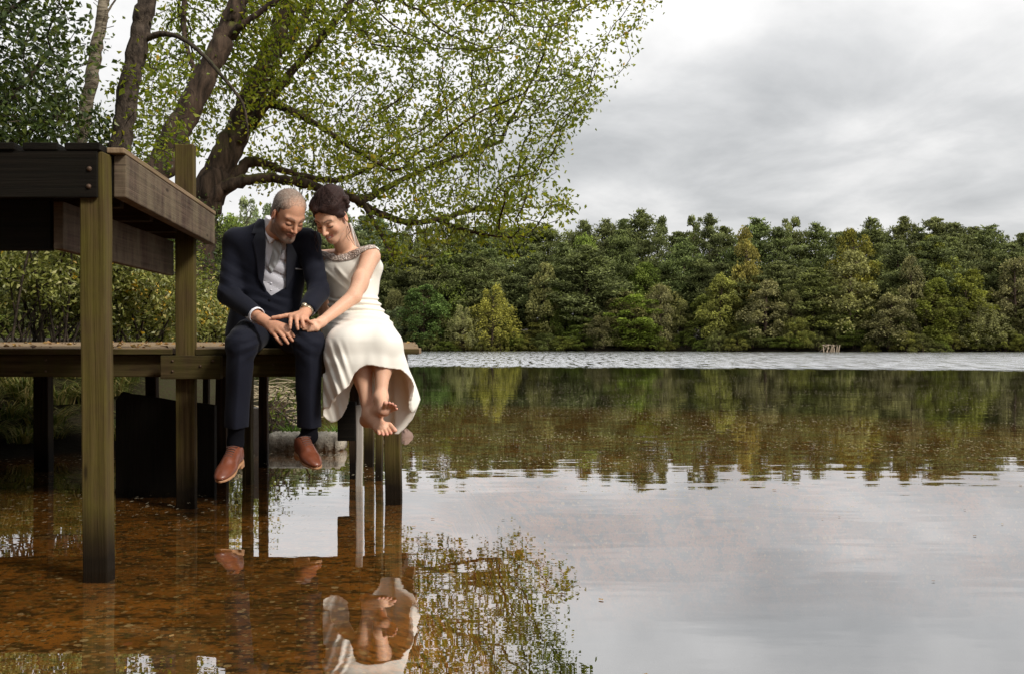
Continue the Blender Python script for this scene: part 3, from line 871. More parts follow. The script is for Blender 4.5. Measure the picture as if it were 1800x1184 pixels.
# the ones that stand out
F_ = [('willow', 865, 508, 100, YEL, "yellow-green rounded willow at the far waterline, brightest on the left half"),
      ('willow', 815, 540, 70, PALE, "pale olive willow leaning left of the brightest yellow-green willow"),
      ('birch', 955, 462, 74, KHAKI, "khaki drooping birch right of the yellow-green willow at the far shore"),
      ('broad', 1120, 520, 118, (0.21, 0.27, 0.045), "dense dark green round bush at the waterline in the middle of the far shore"),
      ('birch', 1160, 500, 60, BROWN, "reddish brown thin tree rising behind the dense dark green bush"),
      ('birch', 1313, 400, 76, (0.30, 0.26, 0.07), "tall golden birch reaching the skyline of the far wood"),
      ('birch', 1262, 480, 80, OLIVE, "olive birch left of the foot of the tall golden birch"),
      ('birch', 1345, 492, 96, BROWN, "brownish drooping birch right of the foot of the tall golden birch"),
      ('birch', 1492, 440, 120, KHAKI, "wide khaki birch right of the tall golden birch, half way to the edge"),
      ('broad', 1500, 402, 90, (0.26, 0.24, 0.05), "yellow-green crown on the skyline above the wide khaki birch"),
      ('birch', 1603, 450, 62, BROWN, "brown pointed birch between two green crowns on the right"),
      ('broad', 1650, 415, 100, (0.22, 0.235, 0.04), "bright green crown near the skyline on the right"),
      ('broad', 1640, 492, 100, (0.19, 0.21, 0.04), "mid green rounded tree above the pale willow on the right"),
      ('willow', 1718, 530, 112, PALE, "pale grey-green willow at the far waterline on the right"),
      ('birch', 1562, 515, 90, BROWN, "brown rounded shrub at the waterline right of the driftwood"),
      ('broad', 1695, 475, 100, (0.25, 0.26, 0.05), "yellow-green tree standing above the pale willow"),
      ('birch', 1785, 452, 90, BROWN, "brownish birch at the right edge of the far wood"),
      ('willow', 700, 545, 120, PINEB, "blue-green low spreading bush just right of the bride's waist"),
      ('broad', 745, 500, 90, (0.12, 0.18, 0.05), "dark round tree over the bride's end of the jetty"),
      ('willow', 1400, 560, 70, OLIVE, "olive bush at the waterline left of the driftwood"),
      ('broad', 1500, 572, 60, GREEN, "deep green bush at the waterline just right of the driftwood"),
      ('willow', 1060, 560, 80, BROWN, "brownish tangled bush left of the dense dark green bush"),
      ('broad', 900, 585, 60, GREEN, "small deep green bush at the waterline below the yellow-green willow")]
for (kind, px, yt, wd, c_, lb) in F_:
    yo = 4.5 if yt < 430 else (2.2 if yt < 500 else 1.0)
    far_tree(kind, px, yt, wd, shore_at(px) + yo, c_, lb)
far_tree('pine', 1428, 470, 90, shore_at(1425) + 2.2, PINE2, "pine with long layered boughs above the driftwood")
far_tree('pine', 1030, 430, 110, shore_at(1030) + 3.2, PINE, "broad layered pine left of the dense dark green bush")
# unseen trees added behind and left of the camera to block sky light
r = np.random.default_rng(91)
for k in range(34):
    a = -215 + 215 * (k + r.uniform(-.4, .4)) / 34
    q_ = r.uniform(10, 14) if k % 2 else r.uniform(14, 18)
    x_, y_ = q_ * math.sin(math.radians(a + 20)), q_ * math.cos(math.radians(a + 20)) 
    if y_ > 1.5 or math.degrees(math.atan2(x_, y_)) % 360 < 128: continue
    kind = ['pine', 'broad', 'broad', 'birch'][r.integers(4)]
    cr, tk = FARM[kind][r.integers(len(FARM[kind]))]
    e = empty(NAMES[kind], (x_, y_, -.6), {'pine': "unseen pine added behind the camera to block sky light", 'broad': "unseen broadleaf tree added behind the camera to block sky light", 'birch': "unseen birch added behind the camera to block sky light"}[kind], CATS[kind], "unseen trees added behind the camera to block sky light, " + kind)
    sc2 = r.uniform(1.0, 1.5); e.scale = (sc2 * .95, sc2 * .95, sc2); e.rotation_euler = (0, 0, r.uniform(0, 6))
    for nm, me in (('crown', cr), ('trunk', tk)):
        o = bpy.data.objects.new(nm, me); COL.objects.link(o); o.parent = e; o.color = (0.12, 0.15, 0.05, 1)
# driftwood root
r = np.random.default_rng(3); paths = []
Yd = shore_at(1462) - 0.6
for k in range(9):
    p = PA(1448 + k * 3.2, 616, Yd); q = PA(1452 + k * 2.6 + r.uniform(-5, 5), 606 + r.uniform(-1.5, 2), Yd + r.uniform(-.2, .3))
    paths.append((np.stack([p + A(0, 0, -.2), (p + q) / 2 + r.normal(size=3) * .05, q]), A(.05, .045, .03)))
for k in range(7):
    p = PA(1447 + r.uniform(0, 24), 612 + r.uniform(-6, 2), Yd + r.uniform(-.2, .3)); q = p + r.normal(size=3) * A(.45, .2, .12)
    paths.append((np.stack([p, (p + q) / 2 + A(0, 0, .06), q]), A(.035, .03, .01)))
Vt, Ft = tube_np(paths, 6)
o = link("driftwood", mesh_np("driftwood", Vt, Ft), mat_plain("bleached_wood", (0.34, 0.27, 0.19), 0.9, 0.2, 8))
tag(o, "bleached driftwood root lying at the far waterline", "driftwood")
# ------------------------------------------------------------------ the near trees (space colonisation between hand-placed limbs)
M_bark = mat_bark("brown_bark", (0.085, 0.056, 0.038), (0.018, 0.012, 0.008), (0.09, 0.09, 0.02), (9, 9, 1.8), 0.35)
M_barkd = mat_bark("dark_bark", (0.10, 0.075, 0.055), (0.022, 0.016, 0.012), (0.05, 0.055, 0.02), (16, 16, 9), 0.3)
M_barkb = mat_bark("birch_bark", (0.30, 0.25, 0.18), (0.06, 0.045, 0.03), (0.10, 0.11, 0.03), (7, 7, 26), 0.5)
M_leafA = mat_leaf("alder_leaves", [(0.0, (0.12, 0.16, 0.015)), (0.4, (0.23, 0.28, 0.022)), (0.75, (0.40, 0.42, 0.035)), (0.92, (0.58, 0.50, 0.05)), (1.0, (0.70, 0.45, 0.04))], transl=0.62, rough=0.4, spec=0.5)
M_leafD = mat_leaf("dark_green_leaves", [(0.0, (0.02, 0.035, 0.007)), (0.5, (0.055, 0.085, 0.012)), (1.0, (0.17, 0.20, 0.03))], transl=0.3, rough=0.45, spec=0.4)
M_leafS = mat_leaf("shrub_leaves", [(0.0, (0.09, 0.10, 0.025)), (0.4, (0.19, 0.21, 0.04)), (0.8, (0.36, 0.36, 0.10)), (0.93, (0.55, 0.52, 0.25)), (1.0, (0.75, 0.48, 0.04))], transl=0.35, rough=0.45, spec=0.5)

def catmull(pts, per=6):
    pts = np.asarray(pts, float)
    P_ = np.concatenate([[2 * pts[0] - pts[1]], pts, [2 * pts[-1] - pts[-2]]])
    out = []
    for i in range(1, len(P_) - 2):
        for k in range(per):
            t_ = k / per
            out.append(0.5 * ((2 * P_[i]) + (-P_[i - 1] + P_[i + 1]) * t_ + (2 * P_[i - 1] - 5 * P_[i] + 4 * P_[i + 1] - P_[i + 2]) * t_ ** 2 + (-P_[i - 1] + 3 * P_[i] - 3 * P_[i + 1] + P_[i + 2]) * t_ ** 3))
    out.append(P_[-2])
    return np.array(out)
def limb(pxs, per=7, wob=0.02, seed=0):
    """[(px, py, depth, radius_px)] -> world points, radii"""
    r = np.random.default_rng(seed)
    w_ = [np.append(PA(a, b, d), rr / FPX * d) for a, b, d, rr in pxs]
    c = catmull(w_, per)
    c[1:-1, :3] += r.normal(size=(len(c) - 2, 3)) * wob * np.clip(c[1:-1, 3:] * 6, 0.15, 1)
    c[:, 3] *= 1 + 0.10 * r.normal(size=len(c)) * 0.6
    return c[:, :3], np.maximum(c[:, 3], 0.004)
def in_poly(x, y, poly):
    inside = np.zeros(len(x), bool); n = len(poly); j = n - 1
    for i in range(n):
        xi, yi = poly[i]; xj, yj = poly[j]
        c = ((yi > y) != (yj > y)) & (x < (xj - xi) * (y - yi) / (yj - yi + 1e-12) + xi)
        inside ^= c; j = i
    return inside
def cloud_pts(poly, n, d0, d1, r, dens=None):
    xs = [p[0] for p in poly]; ys = [p[1] for p in poly]
    out = []
    tot = 0
    while tot < n:
        x = r.uniform(min(xs), max(xs), n); y = r.uniform(min(ys), max(ys), n)
        k = in_poly(x, y, poly)
        if dens is not None: k &= r.uniform(size=n) < dens(x, y)
        x, y = x[k], y[k]; d = r.uniform(d0, d1, len(x))
        out.append(np.stack([(x - 900) / FPX * d, d, EYE + (598 - y) / FPX * d], 1)); tot += len(x)
    return np.concatenate(out)[:n]
def colonise(start_pts, attract, step=0.22, infl=2.2, kill=0.34, iters=90, r=None, droop=-0.12):
    """returns nodes, parent index (start nodes have parent -1)"""
    nodes = list(start_pts); par = [-1] * len(nodes)
    att = attract.copy()
    nd = np.full(len(att), 1e9); ni = np.zeros(len(att), int)
    arr = np.array(nodes)
    for s in range(0, len(arr), 200):
        D = np.linalg.norm(att[:, None] - arr[None, s:s + 200], axis=2); m_ = D.min(1); a_ = D.argmin(1) + s
        b = m_ < nd; nd[b] = m_[b]; ni[b] = a_[b]
    seen = set()
    for it in range(iters):
        act = nd < infl * (3.0 if it < 12 else 1.0)
        if not act.any(): break
        idx = ni[act]; dirs = att[act] - arr[idx]; dirs /= np.maximum(np.linalg.norm(dirs, axis=1, keepdims=True), 1e-9)
        u, inv = np.unique(idx, return_inverse=True)
        sm = np.zeros((len(u), 3)); np.add.at(sm, inv, dirs)
        sm /= np.maximum(np.linalg.norm(sm, axis=1, keepdims=True), 1e-6)
        sm += r.normal(size=sm.shape) * 0.22 + A(0, 0, droop)
        sm /= np.maximum(np.linalg.norm(sm, axis=1, keepdims=True), 1e-9)
        new = arr[u] + sm * step
        k0 = len(arr)
        arr = np.concatenate([arr, new]); par += list(u)
        D = np.linalg.norm(att[:, None] - new[None], axis=2); m_ = D.min(1); a_ = D.argmin(1) + k0
        b = m_ < nd; nd[b] = m_[b]; ni[b] = a_[b]
        keep = nd > kill
        att, nd, ni = att[keep], nd[keep], ni[keep]
        if len(att) == 0: break
    return arr, np.array(par)
def branches(arr, par, tip_r=0.006, expo=2.3, rmax=None, n0=0):
    n = len(arr); rad = np.full(n, tip_r ** expo * 0.0)
    nch = np.zeros(n, int)
    for i in range(n):
        if par[i] >= 0: nch[par[i]] += 1
    acc = np.zeros(n)
    for i in range(n - 1, -1, -1):
        if nch[i] == 0: acc[i] = tip_r ** expo
        if par[i] >= 0: acc[par[i]] += acc[i]
    rad = np.minimum(acc ** (1 / expo), 0.09)
    # chains
    main = {}
    for i in range(n - 1, -1, -1):
        p = par[i]
        if p >= 0 and (p not in main or rad[i] > rad[main[p]]): main[p] = i
    paths = []
    for i in range(n):
        p = par[i]
        if p < 0: continue
        if main[p] != i or par[p] < 0:
            ch = [p, i]; j = i
            while j in main: j = main[j]; ch.append(j)
            rr = rad[ch].copy(); rr[0] = rr[1]
            paths.append((arr[ch], rr))
    return paths, rad, nch
def leaves_on(arr, par, rad, r, per=5, size=(0.045, 0.085), rmax=0.02, spread=0.10, wide=0.55, hang=-0.25, valbias=0.0, n0=0):
    idx = np.where((rad < rmax) & (par >= 0))[0]
    idx = np.repeat(idx, per)
    a, b = arr[par[idx]], arr[idx]
    tt = r.uniform(0, 1.1, (len(idx), 1))
    C = a + (b - a) * tt + r.normal(size=(len(idx), 3)) * spread
    N = unit(unit(b - a) * 0.5 + r.normal(size=C.shape) * 0.75 + A(0, 0, hang))
    L = r.uniform(*size, len(idx)) * r.uniform(.75, 1.15, len(idx))
    V, F = leaf_quads(C, N, L, L * wide * r.uniform(.8, 1.2, len(idx)), r, 0.22)
    clump = vnoise(C[:, 0] + C[:, 1] * .7, C[:, 2], 0.9, 5)
    val = np.clip(r.uniform(0, 1, len(idx)) ** 1.2 * 0.75 + (clump - .5) * 0.35 + valbias + (r.uniform(size=len(idx)) > .965) * .35, 0, 1)
    return V, F, np.repeat(val, 4)[:, None] * np.ones(3), C
def tree(name, loc, label, cat, limbs, arr_par, bark, leafmat, leafkw, r, group=None, tip_r=0.006, roots=None):
    e = empty(name, loc, label, cat, group)
    paths = []
    rad_all = None
    pts, pr = arr_par
    bp, rad, nch = branches(pts, pr, tip_r)
    TV, TF = tube_np([(l[0], l[1]) for l in limbs], 14)
    link("trunk", mesh_np("trunk", TV, TF), bark, e)
    if bp:
        BV, BF = tube_np(bp, 6)
        link("branches", mesh_np("branches", BV, BF), bark, e)
    V, F, col, C = leaves_on(pts, pr, rad, r, **leafkw)
    link("crown", mesh_np("crown", V, F, smooth=False, col=col), leafmat, e)
    return e
def starts(limbs, frm=0.0):
    out = []
    for l, f in limbs:
        p = l[0]; k = int(len(p) * f); out.append(p[k:])
    return np.concatenate(out)

# --- big leaning tree whose crown hangs over the lake
r = np.random.default_rng(21)
D0 = 16.0
base = (352, 470, 15.6, 44)
L1 = limb([(330, 560, 15.6, 42), (350, 400, 15.6, 32), (366, 335, 15.6, 27), (402, 262, 15.7, 24), (444, 165, 15.8, 21), (480, 80, 15.9, 17), (505, 10, 16.0, 14), (530, -70, 16.1, 11)], seed=1)
L2 = limb([(352, 372, 15.5, 20), (384, 338, 15.5, 13), (430, 318, 15.5, 10), (500, 316, 15.6, 8.5), (560, 330, 15.8, 7.8), (612, 345, 16.0, 7), (660, 372, 16.2, 6.5), (716, 391, 16.4, 5.5), (770, 386, 16.7, 4.8), (830, 370, 17.0, 5), (900, 366, 17.4, 3.4)], seed=2)
L3 = limb([(368, 360, 15.7, 17), (420, 300, 15.9, 11), (448, 285, 16.0, 9), (500, 300, 16.2, 6), (580, 318, 16.6, 5), (640, 300, 17, 4), (700, 270, 17.3, 3)], seed=3)
L4 = limb([(405, 265, 15.7, 12), (455, 200, 15.5, 9), (510, 130, 15.3, 7), (570, 60, 15.2, 5.5), (620, 0, 15.2, 4.5), (670, -60, 15.2, 3.5)], seed=4)
L5 = limb([(425, 195, 15.7, 12), (450, 130, 16.2, 10), (520, 60, 16.8, 8), (560, -30, 17.2, 6)], seed=5)
L6 = limb([(448, 175, 15.8, 9), (500, 190, 15.4, 7), (560, 222, 15.2, 5.5), (620, 262, 15.2, 4), (690, 300, 15.3, 3)], seed=6)
L7 = limb([(616, 346, 16.0, 8), (640, 350, 16.6, 7), (700, 320, 17, 5), (790, 280, 17.5, 4), (880, 250, 18, 3)], seed=7)
L8 = limb([(770, 386, 16.7, 5), (800, 400, 16.5, 4), (850, 412, 16.3, 2.6), (900, 418, 16.2, 1.6)], seed=8)
L9 = limb([(640, 358, 16.1, 5), (668, 410, 15.8, 3), (690, 450, 15.6, 2)], seed=9)
limbs = [L1, L2, L3, L4, L5, L6, L7, L8, L9]
main_poly = [(400, -160), (1000, -160), (1040, -40), (1012, 60), (1030, 90), (1046, 140), (1080, 175), (1012, 192), (1015, 235), (985, 262), (930, 268), (905, 300), (985, 325), (1005, 352), (985, 378), (935, 360), (880, 372), (800, 372), (730, 378), (660, 352), (600, 322), (520, 288), (440, 268), (400, 215), (410, 120), (380, 40)]
def dens(x, y):
    d = np.ones_like(x)
    d *= 1 - 0.55 * ((x > 860) & (y > 195) & (y < 300))
    d *= 1 - 0.5 * ((x < 640) & (y > 240)); d *= 1 - 0.45 * (x < 500)
    d *= 0.55 + 0.6 * vnoise(x, y, 55, 9)
    return np.clip(d, 0, 1)
att = np.concatenate([
    cloud_pts(main_poly, 5200, 14.2, 18.2, r, dens),
    cloud_pts([(1040, -40), (1150, -20), (1150, 20), (1120, 42), (1075, 20), (1050, 0)], 110, 16, 17.5, r),
    cloud_pts([(640, 380), (700, 390), (720, 420), (715, 485), (680, 470), (655, 430)], 110, 15.3, 16.3, r),
    cloud_pts([(730, 392), (800, 395), (800, 455), (740, 475), (728, 430)], 130, 15.8, 16.9, r),
    cloud_pts([(840, 385), (945, 388), (950, 430), (900, 455), (860, 430)], 150, 16.0, 17.4, r),
    cloud_pts([(430, 300), (600, 300), (620, 400), (470, 380), (455, 350)], 25, 15.0, 16.0, r)])
nodes, par = colonise(starts([(L1, .35), (L2, .25), (L3, .3), (L4, .2), (L5, .2), (L6, .2), (L7, .1), (L8, .1), (L9, .3)]), att, 0.2, 2.0, 0.30, 95, r, -0.10)
print("big tree nodes", len(nodes))
tree("leaning_tree", tuple(L1[0][0]), "large leaning tree whose leafy yellow-green crown hangs over the couple and the lake", "tree",
     limbs, (nodes, par), M_bark, M_leafA, dict(per=14, size=(0.05, 0.10), rmax=0.018, spread=0.10, hang=-0.3, valbias=.1), r, tip_r=0.0055)

# --- second thick leaning trunk (left of it)
r = np.random.default_rng(22)
K1 = limb([(225, 420, 14.2, 32), (262, 330, 14.2, 28), (300, 258, 14.2, 25), (345, 165, 14.2, 22), (385, 85, 14.3, 19), (415, 20, 14.4, 17), (450, -70, 14.6, 14)], seed=11)
K2 = limb([(395, 68, 14.3, 8), (430, 40, 14.2, 6), (480, 5, 14.2, 5), (530, -40, 14.2, 4)], seed=12)
K3 = limb([(352, 150, 14.2, 5), (330, 90, 14.4, 4), (322, 30, 14.6, 5), (330, -40, 14.7, 4)], seed=13)
att = np.concatenate([cloud_pts([(255, 40), (330, -60), (600, -120), (560, 60), (470, 150), (380, 240), (330, 300), (262, 260), (235, 150)], 1150, 14.3, 16.6, r, lambda x, y: 0.35 + 0.7 * vnoise(x, y, 40, 4))])
nodes, par = colonise(starts([(K1, .3), (K2, .2), (K3, .2)]), att, 0.2, 2.0, 0.3, 70, r, -0.05)
tree("leaning_tree", tuple(K1[0][0]), "thick leaning trunk with a deeply shaded side, rising behind the raised platform's beam", "tree",
     [K1, K2, K3], (nodes, par), M_bark, M_leafA, dict(per=10, size=(0.05, 0.10), rmax=0.018, spread=0.11, hang=-0.3, valbias=-.0), r, tip_r=0.0055)

# --- dark upright trunk with an arching bare branch
r = np.random.default_rng(23)
B1 = limb([(188, 420, 11.0, 23), (204, 300, 11.0, 21), (214, 240, 11.0, 19), (228, 150, 11.0, 18), (246, 60, 11.0, 17.5), (258, 0, 11.0, 17), (275, -90, 11.0, 15)], seed=14, wob=0.012)
B2 = limb([(258, 68, 11.0, 6.5), (285, 60, 10.9, 5), (320, 68, 10.8, 4.2), (360, 100, 10.7, 3.6), (395, 140, 10.6, 3.2), (425, 180, 10.6, 2.6), (434, 215, 10.6, 1.8), (436, 245, 10.6, 1.2)], seed=15, wob=0.01)
att = cloud_pts([(180, 190), (235, 90), (250, 260), (210, 290), (178, 240)], 90, 10.6, 11.6, r)
att = np.concatenate([att, cloud_pts([(262, 80), (330, 90), (345, 260), (300, 300), (250, 240)], 330, 11.0, 12.2, r)])
nodes, par = colonise(starts([(B1, .1)]), att, 0.15, 1.5, 0.2, 60, r, -0.08)
tree("dark_trunk_tree", tuple(B1[0][0]), "dark upright trunk with one bare arching branch, just above the platform corner", "tree",
     [B1, B2], (nodes, par), M_barkd, M_leafA, dict(per=9, size=(0.045, 0.085), rmax=0.02, spread=0.09, valbias=-.0), r, tip_r=0.004)

# --- slim birch
r = np.random.default_rng(24)
A1 = limb([(118, 380, 12.0, 14), (132, 300, 12.0, 13), (142, 240, 12.0, 12.5), (158, 150, 12.0, 11.5), (172, 70, 12.0, 10.5), (184, 0, 12.0, 9.5), (196, -70, 12, 8)], seed=16, wob=0.016)
A2 = limb([(180, 40, 12.0, 3), (196, 10, 12.0, 2), (215, -20, 12, 1)], seed=17)
att = cloud_pts([(165, -60), (200, -40), (205, 70), (175, 110)], 60, 11.7, 12.3, r)
nodes, par = colonise(starts([(A1, .5)]), att, 0.15, 1.0, 0.2, 40, r, -0.1)
tree("birch_tree", tuple(A1[0][0]), "slim pale-barked birch leaning slightly right, leftmost of the trunks above the platform", "birch tree",
     [A1, A2], (nodes, par), M_barkb, M_leafA, dict(per=2, size=(0.04, 0.07), rmax=0.02, spread=0.06, valbias=-.1), r, tip_r=0.004)

# --- dense dark tree in the top left corner
r = np.random.default_rng(25)
E1 = limb([(-230, 560, 10.5, 34), (-190, 300, 10.5, 28), (-120, 120, 10.5, 20), (-60, -20, 10.5, 14)], seed=18)
E2 = limb([(-190, 300, 10.5, 14), (-60, 230, 10.3, 10), (20, 170, 10.2, 6), (90, 90, 10.2, 3)], seed=19)
E3 = limb([(-200, 330, 10.5, 12), (-60, 300, 10.2, 8), (40, 240, 10.0, 5), (120, 190, 10.0, 2.5)], seed=20)
E4 = limb([(-120, 120, 10.5, 10), (-30, 50, 10.3, 6), (60, -10, 10.2, 3)], seed=21)
def densL(x, y): return np.clip(np.where(y > 110, 1.0, 0.35) * (0.5 + 0.7 * vnoise(x, y, 35, 2)), 0, 1)
att = np.concatenate([cloud_pts([(-240, -100), (60, -100), (150, 20), (160, 80), (110, 110), (145, 160), (135, 250), (60, 320), (-240, 340)], 1900, 9.2, 11.8, r, densL),
                      cloud_pts([(130, 190), (235, 210), (225, 300), (130, 300)], 110, 11.8, 13, r)])
nodes, par = colonise(starts([(E1, .3), (E2, .1), (E3, .1), (E4, .1)]), att, 0.16, 1.6, 0.2, 90, r, -0.05)
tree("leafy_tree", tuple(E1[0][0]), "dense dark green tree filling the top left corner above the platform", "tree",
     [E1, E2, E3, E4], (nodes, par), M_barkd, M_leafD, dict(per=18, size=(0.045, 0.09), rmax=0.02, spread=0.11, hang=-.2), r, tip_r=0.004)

# ------------------------------------------------------------------ shrubs behind the jetty
def shrub(name, cx, cy, w_, h_, dep, n_stem, n_leaf, leafmat, label, cat, seed, size=(0.03, 0.06), group=None, valbias=0.0, twigs=True, z0=None):
    r = np.random.default_rng(seed)
    zg = float(ground_z(A(cx), A(cy))[0]) if z0 is None else z0
    e = empty(name, (cx, cy, zg), label, cat, group)
    paths = []; C = []; N = []
    for k in range(n_stem):
        b = A(cx + r.normal() * w_ * .12, cy + r.normal() * dep * .12, zg - .05)
        tx, ty = r.uniform(-.5, .5) * w_, r.uniform(-.5, .5) * dep
        hh = h_ * r.uniform(.55, 1.0) * np.sqrt(max(.15, 1 - (2 * tx / w_) ** 2 * .55))
        tip = A(cx + tx, cy + ty, zg + hh)
        mid = (b + tip) / 2 + A(0, 0, hh * .18) + r.normal(size=3) * .08
        c = catmull([b, mid, tip, tip + A(tx * .18, ty * .1, -0.05 * hh)], 5)
        paths.append((c, np.linspace(0.012, 0.003, len(c))))
        for q in range(3):
            j = r.integers(5, len(c)); dr = r.normal(size=3) * A(.25, .25, .15) * min(1, w_)
            paths.append((np.stack([c[j - 1], c[j - 1] + dr * .5, c[j - 1] + dr + A(0, 0, .05)]), A(.005, .004, .002)))
            m_ = n_leaf // (n_stem * 4)
            tt = r.uniform(0.1, 1, (m_, 1)); C.append(c[j - 1] + (dr + A(0, 0, .05)) * tt + r.normal(size=(m_, 3)) * .05); N.append(unit(r.normal(size=(m_, 3)) + dr))
        m_ = n_leaf // (n_stem * 4)
        k2 = r.integers(4, len(c), m_)
        C.append(c[k2] + r.normal(size=(m_, 3)) * .07); N.append(unit(r.normal(size=(m_, 3)) + A(0, 0, .2)))
    C = np.concatenate(C); N = np.concatenate(N)
    C[:, 2] = np.maximum(C[:, 2], zg + .02)
    L = r.uniform(*size, len(C))
    V, F = leaf_quads(C, N, L, L * .55, r, .25)
    cl = vnoise(C[:, 0], C[:, 2], .35, seed)
    val = np.clip(r.uniform(0, .85, len(C)) + (cl - .5) * .35 + valbias + (r.uniform(size=len(C)) > .97) * .3, 0, 1)
    TV, TF = tube_np(paths, 5)
    link("stems", mesh_np("stems", TV, TF), M_barkd, e)
    link("foliage", mesh_np("foliage", V, F, smooth=False, col=np.repeat(val, 4)[:, None] * np.ones(3)), leafmat, e)
    return e
shrub("willow_bush", xat(60, 9.6), 9.6, 2.0, 1.45, 1.6, 34, 13000, M_leafS, "tangled grey-green bush with yellowing leaves framed between platform and jetty at the left edge", "bush", 31, valbias=.05)
shrub("willow_bush", xat(-120, 9.4), 9.4, 1.6, 1.8, 1.4, 26, 4200, M_leafS, "tall grey-green bush cut off by the left edge of the picture", "bush", 32)
shrub("bramble_bush", xat(235, 10.2), 10.2, 1.3, 0.95, 1.2, 22, 8000, M_leafS, "green leafy bush behind the jetty, seen between the two mossy posts", "bush", 33, valbias=.08)
shrub("bramble_bush", xat(310, 11.6), 11.6, 1.3, 0.75, 1.1, 18, 6000, M_leafS, "low bright green bush right behind the far mossy post", "bush", 34, valbias=.12)
shrub("bramble_bush", xat(375, 12.6), 12.6, 1.0, 0.85, 1.0, 20, 2600, M_leafS, "small yellow-green bush at the man's left-hand elbow side, beyond the jetty", "bush", 35, valbias=.15)
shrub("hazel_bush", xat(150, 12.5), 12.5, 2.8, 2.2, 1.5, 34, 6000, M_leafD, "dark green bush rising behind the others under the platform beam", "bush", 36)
shrub("hazel_bush", xat(290, 14.0), 14.0, 2.4, 1.5, 1.5, 30, 4800, M_leafA, "broad green bush at the foot of the leaning trees", "bush", 37)
shrub("seedling", xat(506, 8.9), 8.75, 0.34, 0.30, 0.3, 7, 260, M_leafD, "bright green leafy seedling growing behind the stone block", "plant", 38, size=(.02, .05), valbias=.3, z0=0.03)

# grass tufts
def tuft(name, c, n, h, spread, colr, label, cat, seed, group=None, droop=.5, wid=.006):
    r = np.random.default_rng(seed)
    a = r.uniform(0, 2 * np.pi, n); q = r.uniform(0, 1, n) ** .5
    b = np.stack([c[0] + np.cos(a) * q * spread * .45, c[1] + np.sin(a) * q * spread * .45, np.full(n, c[2])], 1)
    out = unit(np.stack([np.cos(a), np.sin(a), np.zeros(n)], 1) + r.normal(size=(n, 3)) * A(.5, .5, 0))
    hh = h * r.uniform(.5, 1.1, n)[:, None]
    side = np.cross(out, A(0, 0, 1.)) * wid
    V = []; segs = 4
    for k in range(segs + 1):
        s = k / segs
        p = b + out * spread * r.uniform(.8, 1.1) * s ** 1.6 + A(0, 0, 1) * hh * (s - droop * s ** 2.4)
        V += [p - side * (1 - s * .9), p + side * (1 - s * .9)]
    V = np.stack(V, 1).reshape(-1, 3); m_ = 2 * (segs + 1); i = np.arange(n) * m_
    F = np.concatenate([np.stack([i + 2 * k, i + 2 * k + 1, i + 2 * k + 3, i + 2 * k + 2], 1) for k in range(segs)])
    val = np.repeat(r.uniform(0, 1, n), m_)[:, None] * np.ones(3)
    o = link(name, mesh_np(name, V, F, smooth=True, col=val), colr)
    o.location = (0, 0, 0)
    return tag(o, label, cat, group)
M_grass = mat_leaf("grass_blades", [(0, (0.05, 0.075, 0.015)), (.5, (0.12, 0.14, 0.03)), (.8, (0.26, 0.22, 0.07)), (1, (0.36, 0.28, 0.12))], transl=.3)
M_green = mat_leaf("green_blades", [(0, (0.06, 0.12, 0.015)), (1, (0.14, 0.24, 0.03))], transl=.3)
M_reed = mat_leaf("dry_reeds", [(0, (0.22, 0.17, 0.10)), (.6, (0.45, 0.37, 0.24)), (1, (0.66, 0.58, 0.42))], transl=.1)
k = 0
GT = [(a_, y0_, h0_, s0_) for a_, y0_, h0_, s0_ in [(10, 8.3, .34, .30), (45, 8.1, .30, .28), (100, 8.6, .36, .30), (-40, 8.0, .36, .3), (20, 8.8, .42, .3), (75, 9.0, .38, .3), (125, 8.9, .34, .3), (-15, 8.6, .35, .3), (215, 9.2, .36, .26), (245, 9.4, .32, .24), (130, 9.4, .35, .3), (30, 9.3, .4, .35), (60, 9.7, .4, .35), (95, 9.9, .4, .35), (0, 10.2, .45, .4), (40, 10.6, .45, .4), (85, 10.8, .45, .4), (130, 10.4, .45, .4), (170, 10.0, .4, .35), (-30, 9.4, .4, .35), (110, 9.2, .32, .3), (60, 8.5, .28, .25), (88, 8.35, .26, .25), (200, 9.8, .4, .3), (235, 10.2, .4, .3)]]
_r = np.random.default_rng(77)
GT += [(_r.uniform(-60, 260), _r.uniform(8.2, 11.5), _r.uniform(.28, .5), _r.uniform(.25, .4)) for _ in range(34)]
for (a, y_, h, s) in GT:
    x_ = xat(a, y_); zg = float(ground_z(A(x_), A(y_))[0])
    tuft("grass_tuft", A(x_, y_, max(zg, .1) - .02), 160, h, s, M_grass, "drooping tussock of brown and green grass on the bank beneath the jetty", "grass tussock", 50 + k, "tussocks on the bank beneath the jetty", .65); k += 1
tuft("grass_clump", A(xat(512, 8.6), 8.60, .08), 120, .14, .12, M_green, "short green grass clump on the stone block left of the man's raised shoe", "grass clump", 70, None, .25, .004)
tuft("grass_clump", A(xat(590, 8.6), 8.60, .08), 120, .13, .13, M_green, "short green grass clump on the stone block right of the man's leg", "grass clump", 71, None, .25, .004)
